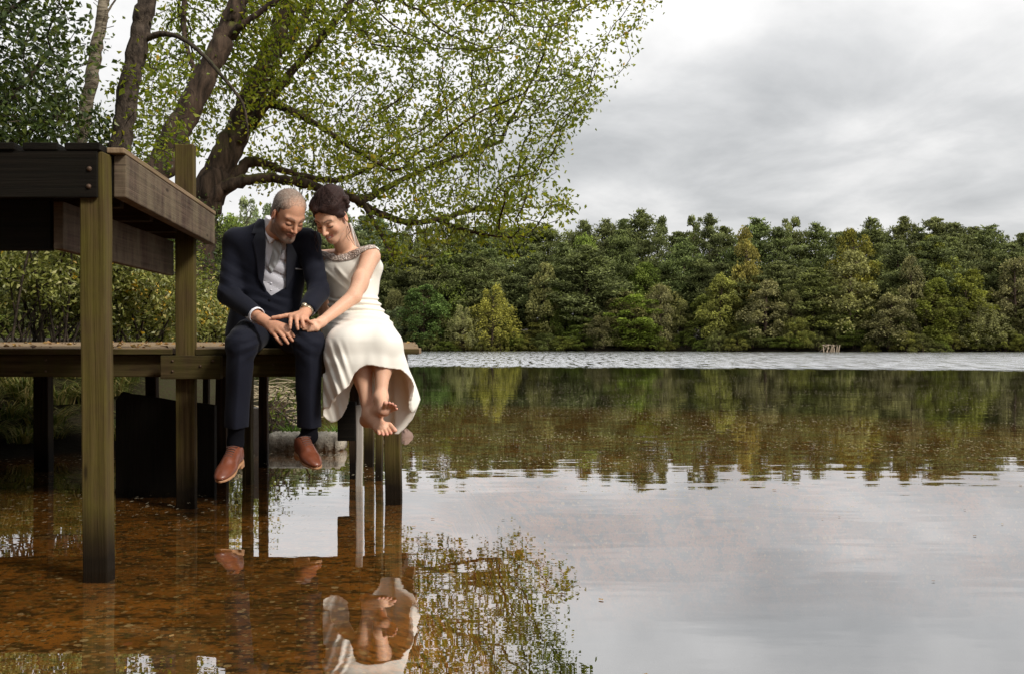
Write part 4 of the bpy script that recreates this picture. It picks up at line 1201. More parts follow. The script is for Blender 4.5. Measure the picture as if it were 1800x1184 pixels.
# pile of dead reeds and twigs lying at the water's edge behind
r = np.random.default_rng(80)
def twigpile(name, cx, cy, z, w_, d_, n, label, seed, hh=.25):
    r = np.random.default_rng(seed); paths = []
    for k in range(n):
        c = A(cx + r.uniform(-.5, .5) * w_, cy + r.uniform(-.5, .5) * d_, z + r.uniform(0, hh))
        a = r.uniform(-.7, .7); L = r.uniform(.12, .5)
        d = A(np.cos(a) * r.choice([-1, 1]), r.normal() * .3, np.sin(a) * .6) * L
        paths.append((np.stack([c - d / 2, c + r.normal(size=3) * .02, c + d / 2]), A(.006, .005, .003) * r.uniform(.5, 1.2)))
    TV, TF = tube_np(paths, 4)
    rr = np.repeat(r.uniform(0, 1, len(paths)), [len(p[0]) * 3 if False else 0 for p in paths]) if False else None
    o = link(name, mesh_np(name, TV, TF, col=np.full((len(TV), 3), .6)), M_reed)
    return tag(o, label, "reeds", None, 'stuff')
twigpile("dead_reeds", xat(350, 10.6), 10.6, .02, 1.5, 1.6, 420, "pile of pale dead reeds and twigs at the water's edge behind the jetty", 81, .38)
twigpile("dead_reeds", xat(455, 10.2), 10.2, .02, .75, .8, 150, "pale dead reeds sticking up between the man's legs", 82, .34)
# ------------------------------------------------------------------ signed-distance modelling for bodies and clothes
def nrm(v): v = np.asarray(v, float); return v / np.linalg.norm(v)
def rc(a, b, ra, rb):
    a = np.asarray(a, np.float32); b = np.asarray(b, np.float32); ba = b - a; bb = float(ba @ ba) + 1e-12
    def f(p):
        pa = p - a
        h = np.clip((pa @ ba) / bb, 0, 1)
        return np.linalg.norm(pa - h[..., None] * ba, axis=-1) - (ra + (rb - ra) * h)
    return f
def ell(c, r, R=None):
    c = np.asarray(c, np.float32); r = np.asarray(r, np.float32); R = np.eye(3, dtype=np.float32) if R is None else np.asarray(R, np.float32)
    def f(p):
        q = (p - c) @ R.T
        k0 = np.linalg.norm(q / r, axis=-1); k1 = np.linalg.norm(q / (r * r), axis=-1) + 1e-9
        return k0 * (k0 - 1) / k1
    return f
def rbox(c, h, R=None, rad=0.003):
    c = np.asarray(c, np.float32); h = np.asarray(h, np.float32) - rad; R = np.eye(3, dtype=np.float32) if R is None else np.asarray(R, np.float32)
    def f(p):
        q = np.abs((p - c) @ R.T) - h
        return np.linalg.norm(np.maximum(q, 0), axis=-1) + np.minimum(q.max(-1), 0) - rad
    return f
def loft(rows, n=2.0, xd=(1, 0, 0), yd=(0, 1, 0), w=(0, 0, 1), sm=5):
    """rows: (centre xyz, a, b); position along w"""
    w = np.asarray(w, np.float32); xd = np.asarray(xd, np.float32); yd = np.asarray(yd, np.float32)
    K = np.array([[*c, a, b] for c, a, b in rows], dtype=float)
    K = K[np.argsort(K[:, :3] @ w)]
    Kc = catmull(K, sm); s = Kc[:, :3] @ w
    o = np.argsort(s); Kc = Kc[o]; s = s[o]
    def f(p):
        t_ = (p @ w).astype(float); tc = np.clip(t_, s[0], s[-1])
        c = np.stack([np.interp(tc, s, Kc[:, i]) for i in range(3)], -1)
        a = np.interp(tc, s, Kc[:, 3]); b = np.interp(tc, s, Kc[:, 4])
        q = p - c
        u = np.abs(q @ xd) / a; v = np.abs(q @ yd) / b
        m_ = (u ** n + v ** n) ** (1 / n)
        d = (m_ - 1) * np.minimum(a, b)
        cap = np.abs(t_ - tc)
        return np.where(cap > 0, np.sqrt(np.maximum(d, 0) ** 2 + cap ** 2), d)
    return f
def poly2(poly):
    """signed distance (pixels) to a photo-plane polygon, evaluated for world points by their bearing from the model sheet"""
    P_ = np.asarray(poly, float)
    def f(p):
        x = 900 + p[..., 0] / p[..., 1] * FPX; y = 598 - (p[..., 2] - EYE) / p[..., 1] * FPX
        d = np.full(x.shape, 1e18); s = np.ones(x.shape)
        n = len(P_); j = n - 1
        for i in range(n):
            ex, ey = P_[j] - P_[i]; wx_, wy_ = x - P_[i][0], y - P_[i][1]
            h = np.clip((wx_ * ex + wy_ * ey) / (ex * ex + ey * ey + 1e-12), 0, 1)
            bx_, by_ = wx_ - ex * h, wy_ - ey * h
            d = np.minimum(d, bx_ * bx_ + by_ * by_)
            c1 = y >= P_[i][1]; c2 = y < P_[j][1]; c3 = ex * wy_ > ey * wx_
            fl_ = (c1 & c2 & c3) | (~c1 & ~c2 & ~c3)
            s = np.where(fl_, -s, s); j = i
        return s * np.sqrt(d) * 0.0028
    return f
def smin(a, b, k):
    if k <= 0: return np.minimum(a, b)
    h = np.maximum(k - np.abs(a - b), 0) / k
    return np.minimum(a, b) - h * h * k * 0.25
def smax(a, b, k): return -smin(-a, -b, k)
class Body:
    def __init__(s): s.ops = []
    def add(s, f, k=0.01): s.ops.append(('+', f, k)); return s
    def sub(s, f, k=0.005): s.ops.append(('-', f, k)); return s
    def cut(s, f, k=0.0): s.ops.append(('&', f, k)); return s       # intersect
    def disp(s, f): s.ops.append(('d', f, 0)); return s
    def off(s, v): s.ops.append(('o', v, 0)); return s
    def __call__(s, p, near=None):
        d = np.full(p.shape[:-1], 0.5, np.float32)
        for i, (o, f, k) in enumerate(s.ops):
            if o == 'o': d = d - f; continue
            if near is not None and i in near:
                m_ = near[i]
                if not m_.any(): continue
                v = f(p[m_])
                if o == '+': d[m_] = smin(d[m_], v, k)
                else: d[m_] = smax(d[m_], -v, k)
                continue
            v = f(p)
            if o == '+': d = smin(d, v, k)
            elif o == '-': d = smax(d, -v, k)
            elif o == '&': d = smax(d, v, k)
            else: d = d + v
        return d.astype(np.float32)
def surfnet(B, lo, hi, h, smooth=1, margin=0.012):
    lo = np.asarray(lo, float); hi = np.asarray(hi, float)
    nb = 8; bs = nb * h
    nB = np.ceil((hi - lo) / bs).astype(int)
    bi = np.stack(np.meshgrid(*[np.arange(k) for k in nB], indexing='ij'), -1).reshape(-1, 3)
    ctr = (lo + (bi + 0.5) * bs).astype(np.float32)
    dc = B(ctr)
    half = bs * math.sqrt(3) / 2
    keep = np.abs(dc) < half * 1.15 + margin
    bk = bi[keep]; ck = ctr[keep]
    G = np.full(nB * nb + 1, 0.05, np.float32)
    # sign fill for far blocks
    sg = np.where(dc < 0, -0.05, 0.05).astype(np.float32).reshape(*nB)
    G[:-1, :-1, :-1] = np.repeat(np.repeat(np.repeat(sg, nb, 0), nb, 1), nb, 2)
    near = {}
    for i, (o, f, k) in enumerate(B.ops):
        if o in '+-': near[i] = f(ck) < half * 1.15 + k + margin
    loc = np.stack(np.meshgrid(*[np.arange(nb + 1)] * 3, indexing='ij'), -1).reshape(-1, 3)
    CH = 1200
    for s in range(0, len(bk), CH):
        b = bk[s:s + CH]
        idx = b[:, None, :] * nb + loc[None]
        p = (lo + idx * h).astype(np.float32)
        d = B(p, {i: m_[s:s + CH] for i, m_ in near.items()})
        G[idx[..., 0], idx[..., 1], idx[..., 2]] = d
    # naive surface nets
    In = G < 0
    c = np.zeros(np.array(G.shape) - 1, np.uint8)
    sl = [slice(0, -1), slice(1, None)]
    for a in (0, 1):
        for b in (0, 1):
            for e in (0, 1):
                c += In[sl[a], sl[b], sl[e]]
    cells = np.argwhere((c > 0) & (c < 8))
    vid = np.full(c.shape, -1, np.int32); vid[tuple(cells.T)] = np.arange(len(cells))
    acc = np.zeros((len(cells), 3)); cnt = np.zeros(len(cells))
    cor = [(a, b, e) for a in (0, 1) for b in (0, 1) for e in (0, 1)]
    vals = {q: G[cells[:, 0] + q[0], cells[:, 1] + q[1], cells[:, 2] + q[2]] for q in cor}
    for q in cor:
        for ax in range(3):
            if q[ax] == 0:
                q2 = list(q); q2[ax] = 1; q2 = tuple(q2)
                v0, v1 = vals[q], vals[q2]
                x = (v0 < 0) != (v1 < 0)
                t_ = np.where(x, v0 / np.where(x, v0 - v1, 1), 0)
                pt = np.tile(np.array(q, float), (len(cells), 1)); pt[:, ax] = t_
                acc[x] += pt[x]; cnt[x] += 1
    V = lo + (cells + acc / cnt[:, None]) * h
    Fs = []
    for ax in range(3):
        a1, a2 = (ax + 1) % 3, (ax + 2) % 3
        s0 = [slice(None)] * 3; s1 = [slice(None)] * 3
        s0[ax] = slice(0, -1); s1[ax] = slice(1, None)
        x = In[tuple(s0)] != In[tuple(s1)]
        e = np.argwhere(x)
        ok = (e[:, a1] > 0) & (e[:, a2] > 0) & (e[:, a1] < c.shape[a1]) & (e[:, a2] < c.shape[a2])
        e = e[ok]
        q = []
        for d1, d2 in ((0, 0), (1, 0), (1, 1), (0, 1)):
            k = e.copy(); k[:, a1] -= d1; k[:, a2] -= d2
            q.append(vid[tuple(k.T)])
        q = np.stack(q, 1)
        inside_first = In[tuple(e.T)]
        q[~inside_first] = q[~inside_first][:, ::-1]
        Fs.append(q[(q >= 0).all(1)])
    F = np.concatenate(Fs)
    for _ in range(smooth):
        S = np.zeros_like(V); n_ = np.zeros(len(V))
        for i in range(4):
            a, b = F[:, i], F[:, (i + 1) % 4]
            np.add.at(S, a, V[b]); np.add.at(n_, a, 1); np.add.at(S, b, V[a]); np.add.at(n_, b, 1)
        V = V * 0.5 + 0.5 * S / np.maximum(n_, 1)[:, None]
    return V, F
def sculpt(name, B, lo, hi, h, mat, parent, colf=None, smooth=1, label=None):
    V, F = surfnet(B, lo, hi, h, smooth)
    col = colf(V) if colf is not None else None
    o = link(name, mesh_np(name, V, F, True, col), mat, parent, label)
    return o
def bbox_px(x0, y0, x1, y1, d0, d1):
    c = [PA(x, y, d) for x in (x0, x1) for y in (y0, y1) for d in (d0, d1)]
    return np.min(c, 0), np.max(c, 0)
def sharp(x, a, b): return sstep(a, b, x)
def paint(base, V, items):
    """items: (mask 0..1, colour)"""
    c = np.tile(np.asarray(base, float), (len(V), 1))
    for m_, k in items: c = c * (1 - m_[:, None]) + np.asarray(k) * m_[:, None]
    return c
def frame(yaw, pitch, roll=0.0):
    """head frame rows: left, forward, up. yaw>0 turns towards image right"""
    y, p = math.radians(yaw), math.radians(pitch)
    Fd = A(math.sin(y) * math.cos(p), -math.cos(y) * math.cos(p), -math.sin(p))
    U = A(math.sin(y) * math.sin(p), -math.cos(y) * math.sin(p), math.cos(p))
    Lx = A(math.cos(y), math.sin(y), 0)
    if roll:
        r_ = math.radians(roll); U, Lx = U * math.cos(r_) + Lx * math.sin(r_), Lx * math.cos(r_) - U * math.sin(r_)
    return np.stack([Lx, Fd, U])
def to_local(V, C, R): return (V - C) @ R.T
# ------------------------------------------------------------------ materials for people
def mat_vcol(name, rough=0.5, sss=0.0, bump=0.0, bscale=300, spec=0.5, coat=0.0):
    m, nt = newmat(name); t = NT(nt)
    a = t.n('ShaderNodeAttribute', attribute_name='Col')
    n = t.noise(t.coord('Object'), bscale, 3, 0.6)
    c = t.mix(1.0, a.outputs['Color'], t.ramp(n, [(0.3, 0.90), (0.7, 1.08)]), 'MULTIPLY')
    k = dict(Base_Color=c, Roughness=rough, Specular_IOR_Level=spec)
    if sss:
        k['Subsurface_Weight'] = sss; k['Subsurface_Radius'] = (0.012, 0.004, 0.002); k['Subsurface_Scale'] = 1.0
    if bump: k['Normal'] = t.bump(n, bump, 0.002)
    if coat: k['Coat_Weight'] = coat
    t.out(t.principled(**k)); return m
def mat_cloth(name, col, rough=0.8, weave=900, sheen=0.2, var=0.12, bump=0.15, fold=0.0, spec=0.3):
    m, nt = newmat(name); t = NT(nt)
    v = t.coord('Object')
    n1 = t.noise(v, weave, 2, 0.5); n2 = t.noise(v, 14, 4, 0.6)
    c = t.mix(t.math('ADD', t.math('MULTIPLY', n1, 0.5), t.math('MULTIPLY', n2, 0.5)), tuple(x * (1 - var) for x in col), tuple(min(1, x * (1 + var)) for x in col))
    h = t.math('ADD', t.math('MULTIPLY', n1, 0.2), t.math('MULTIPLY', n2, fold))
    t.out(t.principled(Base_Color=c, Roughness=rough, Sheen_Weight=sheen, Normal=t.bump(h, bump, 0.004), Specular_IOR_Level=spec))
    return m
M_skin = mat_vcol("skin", 0.5, 0.10, 0.15, 220, 0.35)
M_suit = mat_cloth("navy_wool", (0.0075, 0.0085, 0.016), 0.8, 900, 0.04, 0.25, 0.3, 1.2, 0.15)
M_lapel = mat_cloth("navy_satin", (0.010, 0.011, 0.019), 0.55, 900, 0.05, 0.1, 0.1, 0.4, 0.25)
M_shirt = mat_cloth("white_shirt", (0.84, 0.83, 0.88), 0.7, 800, 0.1, 0.05, 0.2, 0.8)
M_vest = mat_cloth("silver_grey_satin", (0.60, 0.59, 0.64), 0.38, 800, 0.2, 0.1, 0.3, 1.2, 0.6)
M_tie = mat_cloth("pale_silver_silk", (0.36, 0.365, 0.37), 0.3, 700, 0.2, 0.15, 0.3, 1.5, 0.7)
M_sock = mat_cloth("black_sock", (0.004, 0.004, 0.006), 0.9, sheen=0.0, spec=0.1)
M_leather = mat_plain("tan_brown_leather", (0.17, 0.048, 0.022), 0.34, 0.4, 30, 0.35, spec=0.6)
M_sole = mat_plain("pale_leather_sole", (0.42, 0.22, 0.11), 0.6, 0.2, 60)
M_lace = mat_plain("dark_brown_lace", (0.09, 0.045, 0.035), 0.7, 0.2, 90)
M_hairm, nt = newmat("short_grey_hair"); t = NT(nt)
a_ = t.n('ShaderNodeAttribute', attribute_name='Col'); v = t.coord('Object')
n1 = t.noise(t.mapping(v, (500, 500, 160)), 1.0, 3, 0.6)
t.out(t.principled(Base_Color=t.mix(1.0, a_.outputs['Color'], t.ramp(n1, [(0.3, 0.55), (0.7, 1.35)]), 'MULTIPLY'), Roughness=0.75, Normal=t.bump(n1, 0.8, 0.003), Specular_IOR_Level=0.2))
M_watch = mat_plain("steel_and_gold", (0.55, 0.46, 0.34), 0.25, 0.3, 200, 0.2, metal=1.0)

def add_head(B, C, R, s=1.0, female=False, smile=False):
    """C = point between the ears at eye height; R rows left/forward/up"""
    def q(x, y, z): return C + (x * R[0] + y * R[1] + z * R[2]) * s
    B.add(ell(q(0, -.018, .040), A(.075, .098, .083) * s, R), 0.0)
    if female:
        B.add(ell(q(0, .028, -.022), A(.060, .064, .084) * s, R), .03)
        B.add(rc(q(0, .066, -.096), q(0, .068, -.100), .017 * s, .017 * s), .035)
        for e in (-1, 1): B.add(rc(q(e * .046, .002, -.05), q(e * .012, .062, -.094), .017 * s, .014 * s), .03)
    else:
        B.add(ell(q(0, .026, -.027), A(.060, .066, .090) * s, R), .03)
        B.add(rc(q(-.009, .068, -.106), q(.009, .068, -.106), .020 * s, .020 * s), .03)
        for e in (-1, 1): B.add(rc(q(e * .049, .0, -.058), q(e * .015, .058, -.102), .019 * s, .017 * s), .03)
    # brow ridge
    for e in (-1, 1):
        B.add(rc(q(e * .012, .083, .019), q(e * .046, .069, .022), (.007 if female else .010) * s, (.005 if female else .008) * s), .018)
    # cheeks
    for e in (-1, 1): B.add(ell(q(e * .040, .066, -.032), A(.018, .016, .018) * s * (1.1 if smile else .9), R), .024)
    # eye sockets
    for e in (-1, 1): B.sub(ell(q(e * .032, .098, -.003), A(.019, .0115, .012) * s, R), .014)
    # nose
    B.add(rc(q(0, .088, .006), q(0, .111, -.036), .0065 * s, .0105 * s), .012)
    for e in (-1, 1): B.add(ell(q(e * .0115, .100, -.040), A(.0075, .0095, .0075) * s, R), .006)
    # eyelids, looking down
    for e in (-1, 1): B.add(ell(q(e * .032, .0755, -.004), A(.0155, .0132, .0118) * s, R), .005)
    # lips
    zc = -.066
    w = .026 if smile else .023
    up = .005 if smile else .0
    for e in (-1, 1):
        B.add(rc(q(0, .0925, zc + .003), q(e * w, .080, zc + up + .001), .0058 * s, .003 * s), .006)
        B.add(rc(q(0, .0905, zc - .009 - (.004 if smile else 0)), q(e * w * .85, .080, zc + up - .003), .0062 * s, .003 * s), .006)
    if smile:
        B.sub(rc(q(-.014, .098, zc - .003), q(.014, .098, zc - .003), .0042 * s, .0042 * s), .003)
    else:
        B.sub(rc(q(-.018, .100, zc - .0035), q(.018, .100, zc - .0035), .0030 * s, .0030 * s), .003)
    # ears
    for e in (-1, 1):
        B.add(ell(q(e * .079, -.008, -.012), A(.009, .019, .031) * s, frame_rot(R, e * 18)), .006)
        B.sub(ell(q(e * .089, -.003, -.010), A(.008, .010, .019) * s, frame_rot(R, e * 18)), .004)
def frame_rot(R, deg):
    a = math.radians(deg); c, s = math.cos(a), math.sin(a)
    return np.stack([R[0] * c + R[1] * s * -1, R[1] * c + R[0] * s, R[2]])
def head_paint(L, base, hairc, lipc, female, smile):
    """L: local head coords / scale. returns mask-colour items"""
    x, y, z = L.T; ax = np.abs(x)
    g = lambda cx, cy_, cz, rx, ry, rz: np.clip(1.4 - np.sqrt(((ax - cx) / rx) ** 2 + ((y - cy_) / ry) ** 2 + ((z - cz) / rz) ** 2), 0, 1) 
    it = []
    red = (min(1, base[0] * 1.05), base[1] * .74, base[2] * .68)
    it.append((g(.042, .07, -.035, .026, .03, .02) * (.5 if female else .35), red))
    it.append((g(0, .108, -.036, .014, .016, .012) * .45, red))
    it.append((g(.085, -.005, -.01, .012, .03, .035) * .55, red))
    dk = tuple(v * .45 for v in base)
    lz = -.0135 + .004 * np.clip((ax - .032) / .016, -1, 1) ** 2
    it.append((np.clip(1.5 - np.abs(z - lz) / .0030, 0, 1) * (ax > .017) * (ax < .049) * (y > .05) * .95, (.025, .015, .012)))
    it.append((g(.032, .088, .011, .018, .02, .0035) * .6, (base[0] * .38, base[1] * .30, base[2] * .28)))       # shade of the lid crease painted in above the lash line
    it.append((g(.032, .095, .002, .02, .02, .012) * (.45 if female else .2), (base[0] * .62, base[1] * .5, base[2] * .48)))  # socket shade painted around the eyes
    bz = .022 + .006 * np.clip(1 - np.abs(ax - .034) / .02, 0, 1)
    br = np.clip(1.3 - np.abs(z - bz) / (.0042 if female else .006), 0, 1) * (ax > .012) * (ax < .052) * (y > .05)
    it.append((br * (.85 if female else .7), hairc))
    # lips
    zc = -.066 + np.clip(ax / .026, 0, 1) ** 2 * (.006 if smile else 0)
    lp = np.clip(1.5 - np.abs(z - zc + .003) / (.0085 if smile else .007), 0, 1) * (ax < (.027 if smile else .023)) * (y > .075)
    it.append((lp * .85, lipc))
    if smile:
        th = np.clip(1.5 - np.abs(z - zc + .0025) / .0035, 0, 1) * (ax < .017) * (y > .07)
        it.append((th, (.80, .76, .70)))
    else:
        ml = np.clip(1.4 - np.abs(z - zc + .0035) / .002, 0, 1) * (ax < .021) * (y > .07)
        it.append((ml * .8, tuple(v * .3 for v in lipc)))
    return it
def finger(B, pts, r0, r1, k=.004):
    pts = [np.asarray(p) for p in pts]; n = len(pts) - 1
    for i in range(n):
        ra = r0 + (r1 - r0) * i / n; rb = r0 + (r1 - r0) * (i + 1) / n
        B.add(rc(pts[i], pts[i + 1], ra, rb), k if i else .010)
def pp(*a): return [PA(*q) for q in a]
def hand(B, wrist, wr, K, PIP, TIP, r=.0088, palm=.0125):
    for k_ in K: B.add(rc(wrist, k_, wr * .62, palm), .016)
    for i, (a, b, c) in enumerate(zip(K, PIP, TIP)):
        m_ = (b + c) / 2
        finger(B, [a, b, m_ + (b - a) * .04, c], r * (1, 1.02, .97, .86)[i] * 1.08, r * .78)
    for a, b in zip(K[:-1], K[1:]): B.add(rc(a, b, palm * .9, palm * .9), .008)

# ================================================================== THE MAN
man = empty("person", tuple(PA(470, 606, 5.9)), "man in a dark navy suit and tan shoes sitting on the jetty edge, looking down", "man", "couple sitting on the jetty")
HC = PA(507.5, 377.5, 5.60); HR = frame(41, 38)
MS = .96
skin_m = (.60, .31, .195)
B = Body()
add_head(B, HC, HR, MS)
hl = lambda x, y, z: HC + (x * HR[0] + y * HR[1] + z * HR[2]) * MS
nb = PA(484, 408, 5.76)
B.add(rc(nb, hl(0, -.03, -.045), .052, .053), .02)
B.add(rc(PA(479, 425, 5.80), nb, .062, .052), .03)
B.add(rc(nb + A(.0, -.045, -.01), hl(0, .03, -.085), .035, .03), .03)
# hidden torso, arms and legs keep the figure one continuous body
B.add(loft([(PA(474, 585, 5.92), .13, .095), (PA(474, 520, 5.88), .125, .09), (PA(475, 460, 5.83), .15, .095), (PA(477, 420, 5.79), .13, .07), (PA(478, 408, 5.77), .07, .055)]), .03)
SR, SL = PA(412, 426, 5.80), PA(541, 424, 5.74)
ER, EL = PA(402, 518, 5.72), PA(561, 511, 5.70)
WR, WL = PA(460, 561, 5.46), PA(537, 549, 5.49)
for s_, e_, w_ in ((SR, ER, WR), (SL, EL, WL)):
    B.add(rc(PA(477, 425, 5.79), s_, .05, .045), .02)
    B.add(rc(s_, e_, .045, .038), .02); B.add(rc(e_, w_, .038, .0265), .02)
KR, KL = PA(424, 606, 5.42), PA(542, 604, 5.42)
AR, AL = PA(414, 776, 5.475), PA(544, 766, 5.48)
for s_, e_, w_ in ((PA(450, 580, 5.9), KR, AR), (PA(498, 580, 5.9), KL, AL)):
    B.add(rc(s_, e_, .07, .05), .03); B.add(rc(e_, e_ + (w_ - e_) * .9, .045, .030), .02)
hand(B, WR, .033, pp((479, 583, 5.405), (488, 580, 5.395), (495, 576.5, 5.395), (501.5, 573.5, 5.40)),
     pp((487, 594.5, 5.375), (497.5, 591, 5.362), (505, 586.5, 5.365), (509.5, 582.5, 5.372)),
     pp((495, 604, 5.378), (506, 603, 5.368), (514, 598.5, 5.37), (516.5, 591, 5.378)), .0092)
finger(B, pp((476, 568, 5.42), (486, 570, 5.43), (497, 571, 5.44)), .0115, .0085)
hand(B, WL, .031, pp((511.5, 556.5, 5.40), (521, 558, 5.385), (530.5, 559.5, 5.385), (538, 561.5, 5.40)),
     pp((510.5, 566, 5.36), (521.8, 568, 5.345), (532.3, 567.5, 5.348), (543.5, 565.5, 5.37)),
     pp((510, 577, 5.352), (523.5, 578.5, 5.34), (533.5, 575, 5.345), (549, 569, 5.358)), .0090)
finger(B, pp((520, 553, 5.44), (503, 555, 5.425), (491, 557, 5.415), (479, 558.5, 5.41)), .0125, .0082)
for tcol, tip in (): pass
def man_col(V):
    L = to_local(V, HC, HR) / MS
    x, y, z = L.T; ax = np.abs(x)
    it = []
    nearh = (np.linalg.norm(L, axis=1) < .2).astype(float)
    hp = head_paint(L, skin_m, (.13, .09, .07), (.40, .15, .12), False, False)
    it += [(m_ * nearh, c) for m_, c in hp]
    n = vnoise(x * 1000, z * 1000, 6, 3)
    # stubble beard, greyer at the chin
    jaw = np.clip((-z - .035 - .25 * np.maximum(0, y - .05) + .55 * np.maximum(0, ax - .045)) / .018, 0, 1) * np.clip((.10 - np.abs(y - .03)) / .03, 0, 1) * nearh * (z > -.135)
    mous = np.clip(1.3 - np.abs(z + .053) / .008, 0, 1) * (ax < .034) * (y > .07) * nearh
    lipm = (np.abs(z + .067) < .0085) & (ax < .023) & (y > .075)
    b = np.maximum(jaw, mous) * (.68 + .25 * n) * (1 - lipm * .9)
    it.insert(0, (b, (.17, .11, .085)))
    it.insert(1, (np.clip((-z - .088) / .012, 0, 1) * (y > .04) * nearh * .45, (.36, .31, .27)))
    # thinning scalp
    it.insert(0, (np.clip((z - .075) / .03, 0, 1) * nearh * .35, (.52, .33, .24)))
    # hands: knuckle redness and nails
    hh = ((V[:, 2] < PA(0, 552, 5.4)[2]) & (V[:, 1] < 5.47)).astype(float)
    for t_ in list(pp((495, 603, 5.378), (506, 602, 5.368), (513.5, 597.5, 5.37), (510, 576, 5.352), (523.5, 577, 5.34), (533.5, 573.5, 5.345))):
        dd = np.linalg.norm(V - t_, axis=1); it.append((np.clip(1.4 - dd / .007, 0, 1) * .5, (.68, .42, .34)))
    kn = vnoise(V[:, 0] * 1000, V[:, 2] * 1000, 9, 8)
    it.append((hh * np.clip(kn - .45, 0, 1) * .6, (.50, .22, .15)))
    return paint(skin_m, V, it)
import time as _time
_t0 = _time.time()
lo, hi = bbox_px(375, 325, 585, 790, 5.30, 6.05)
sculpt("body", B, lo, hi, 0.003, M_skin, man, man_col)
print("man body", _time.time() - _t0)
# hair: short grey, receding
Hh = Body()
Hh.add(ell(hl(0, -.018, .040), A(.0800, .1003, .0855) * MS, HR), 0)
Hh.add(ell(hl(0, -.04, -.02), A(.074, .066, .07) * MS, HR), .02)
def hair_cut(p):
    L = ((p - HC) @ HR.T) / MS; x, y, z = L[..., 0], L[..., 1], L[..., 2]; ax = np.abs(x)
    fr = y - (.058 - 1.1 * np.maximum(0, ax - .045) + .25 * np.clip(.035 - ax, 0, 1))      # front hairline
    side = np.maximum(y - (.022), -(z + .0)) * 1.0                                           # sideburn level
    low = -(z + .055 - .35 * np.clip(y + .03, -.1, .1) * 0)
    front = np.maximum(fr, -(z - .062 + .0))
    a = np.where(z > .045, fr, np.maximum(y - .018, low))
    ear = .026 - np.sqrt((y + .006) ** 2 + (z + .012) ** 2 * .8)
    a = np.maximum(a, np.where(ax > .05, ear, -1))
    return (a * MS).astype(np.float32)
Hh.cut(hair_cut, .006)
def fuzz(p):
    L = ((p - HC) @ HR.T) / MS; x, y, z = L[..., 0], L[..., 1], L[..., 2]
    n = vnoise(x * 1000, z * 1000 + y * 700, 5, 4) - .5
    return (np.clip((y - .02) / .05, 0, 1) * .0022 + n * .0016 * np.clip((y + .02) / .05, 0, 1)).astype(np.float32)
Hh.disp(fuzz)
Hh.disp(lambda p: (0.0012 * np.sin(p[..., 0] * 900 + 3 * np.sin(p[..., 2] * 300)) * np.sin(p[..., 2] * 700 + p[..., 1] * 500)).astype(np.float32))
def hairm_col(V):
    L = to_local(V, HC, HR) / MS; x, y, z = L.T
    top = np.clip((z - .055 + .3 * y) / .045, 0, 1)
    n = vnoise(x * 1000, y * 1000, 7, 4)
    fr_ = np.clip((y - .005) / .05, 0, 1) * top
    return paint((.10, .072, .056), V, [(top * .7, (.30, .21, .16)), (fr_ * .95, (.60, .34, .23)), (n * (.45 - .15 * fr_), (.46, .40, .34))])
lo, hi = bbox_px(465, 322, 560, 415, 5.45, 5.80)
sculpt("hair", Hh, lo, hi, 0.0022, M_hairm, man, hairm_col)

# --- torso clothes ------------------------------------------------
def Zr(y, d): return EYE + (598 - y) / FPX * d
trows = [(PA(472, 600, 5.90), .195, .140), (PA(471, 575, 5.89), .190, .145), (PA(471, 540, 5.865), .176, .142), (PA(472, 500, 5.84), .180, .135), (PA(473, 460, 5.81), .192, .128), (PA(474, 430, 5.785), .200, .108), (PA(475, 414, 5.775), .190, .088), (PA(476, 404, 5.77), .150, .070), (PA(477, 394, 5.765), .092, .062), (PA(478, 386, 5.76), .060, .052)]
tor = loft(trows, 2.3, sm=5)
def wr(p, a, fr, ph):           # soft cloth wrinkles
    x, y, z = p[..., 0], p[..., 1], p[..., 2]
    return a * np.sin(fr * (z * 1.0 + .6 * x) + ph + 2.2 * np.sin(9 * x + 4 * z + ph)) * np.sin(5 * x + 11 * z + ph * 2)
shirt = Body().add(lambda p: tor(p) + .016, 0)
shirt.cut(lambda p: (p[..., 1] - 5.84).astype(np.float32))
lo, hi = bbox_px(440, 384, 540, 560, 5.55, 5.95)
def only(poly): 
    f = poly2(poly); return lambda p: f(p)
shirt.cut(poly2([(446, 380), (528, 380), (528, 540), (446, 540)]))
shirt.disp(lambda p: wr(p, .0015, 60, 1).astype(np.float32))
sculpt("shirt", shirt, lo, hi, 0.0035, M_shirt, man)
# collar
ca, cb = PA(483, 414, 5.775), PA(488, 386, 5.735)
col = Body().add(rc(ca, cb, .070, .0635), 0).cut(lambda p: -(rc(ca, cb, .065, .0585)(p)))
cn = nrm(A(.45, -.25, 1)); cc = PA(484, 398, 5.755)
col.cut(lambda p: (np.abs((p - cc) @ cn) - .034).astype(np.float32))
col.add(lambda p: np.maximum(np.abs(tor(p) + .004) - .004, np.maximum(poly2([(463, 379), (468, 379), (486, 419), (474, 430), (465.5, 411)])(p), p[..., 1] - 5.78)).astype(np.float32), .004)
col.add(lambda p: np.maximum(np.abs(tor(p) + .004) - .004, np.maximum(poly2([(512, 396), (505, 408), (494, 422), (501, 432), (512, 420)])(p), p[..., 1] - 5.78)).astype(np.float32), .004)
lo2, hi2 = bbox_px(450, 374, 530, 440, 5.58, 5.92)
sculpt("collar", col, lo2, hi2, 0.003, M_shirt, man)
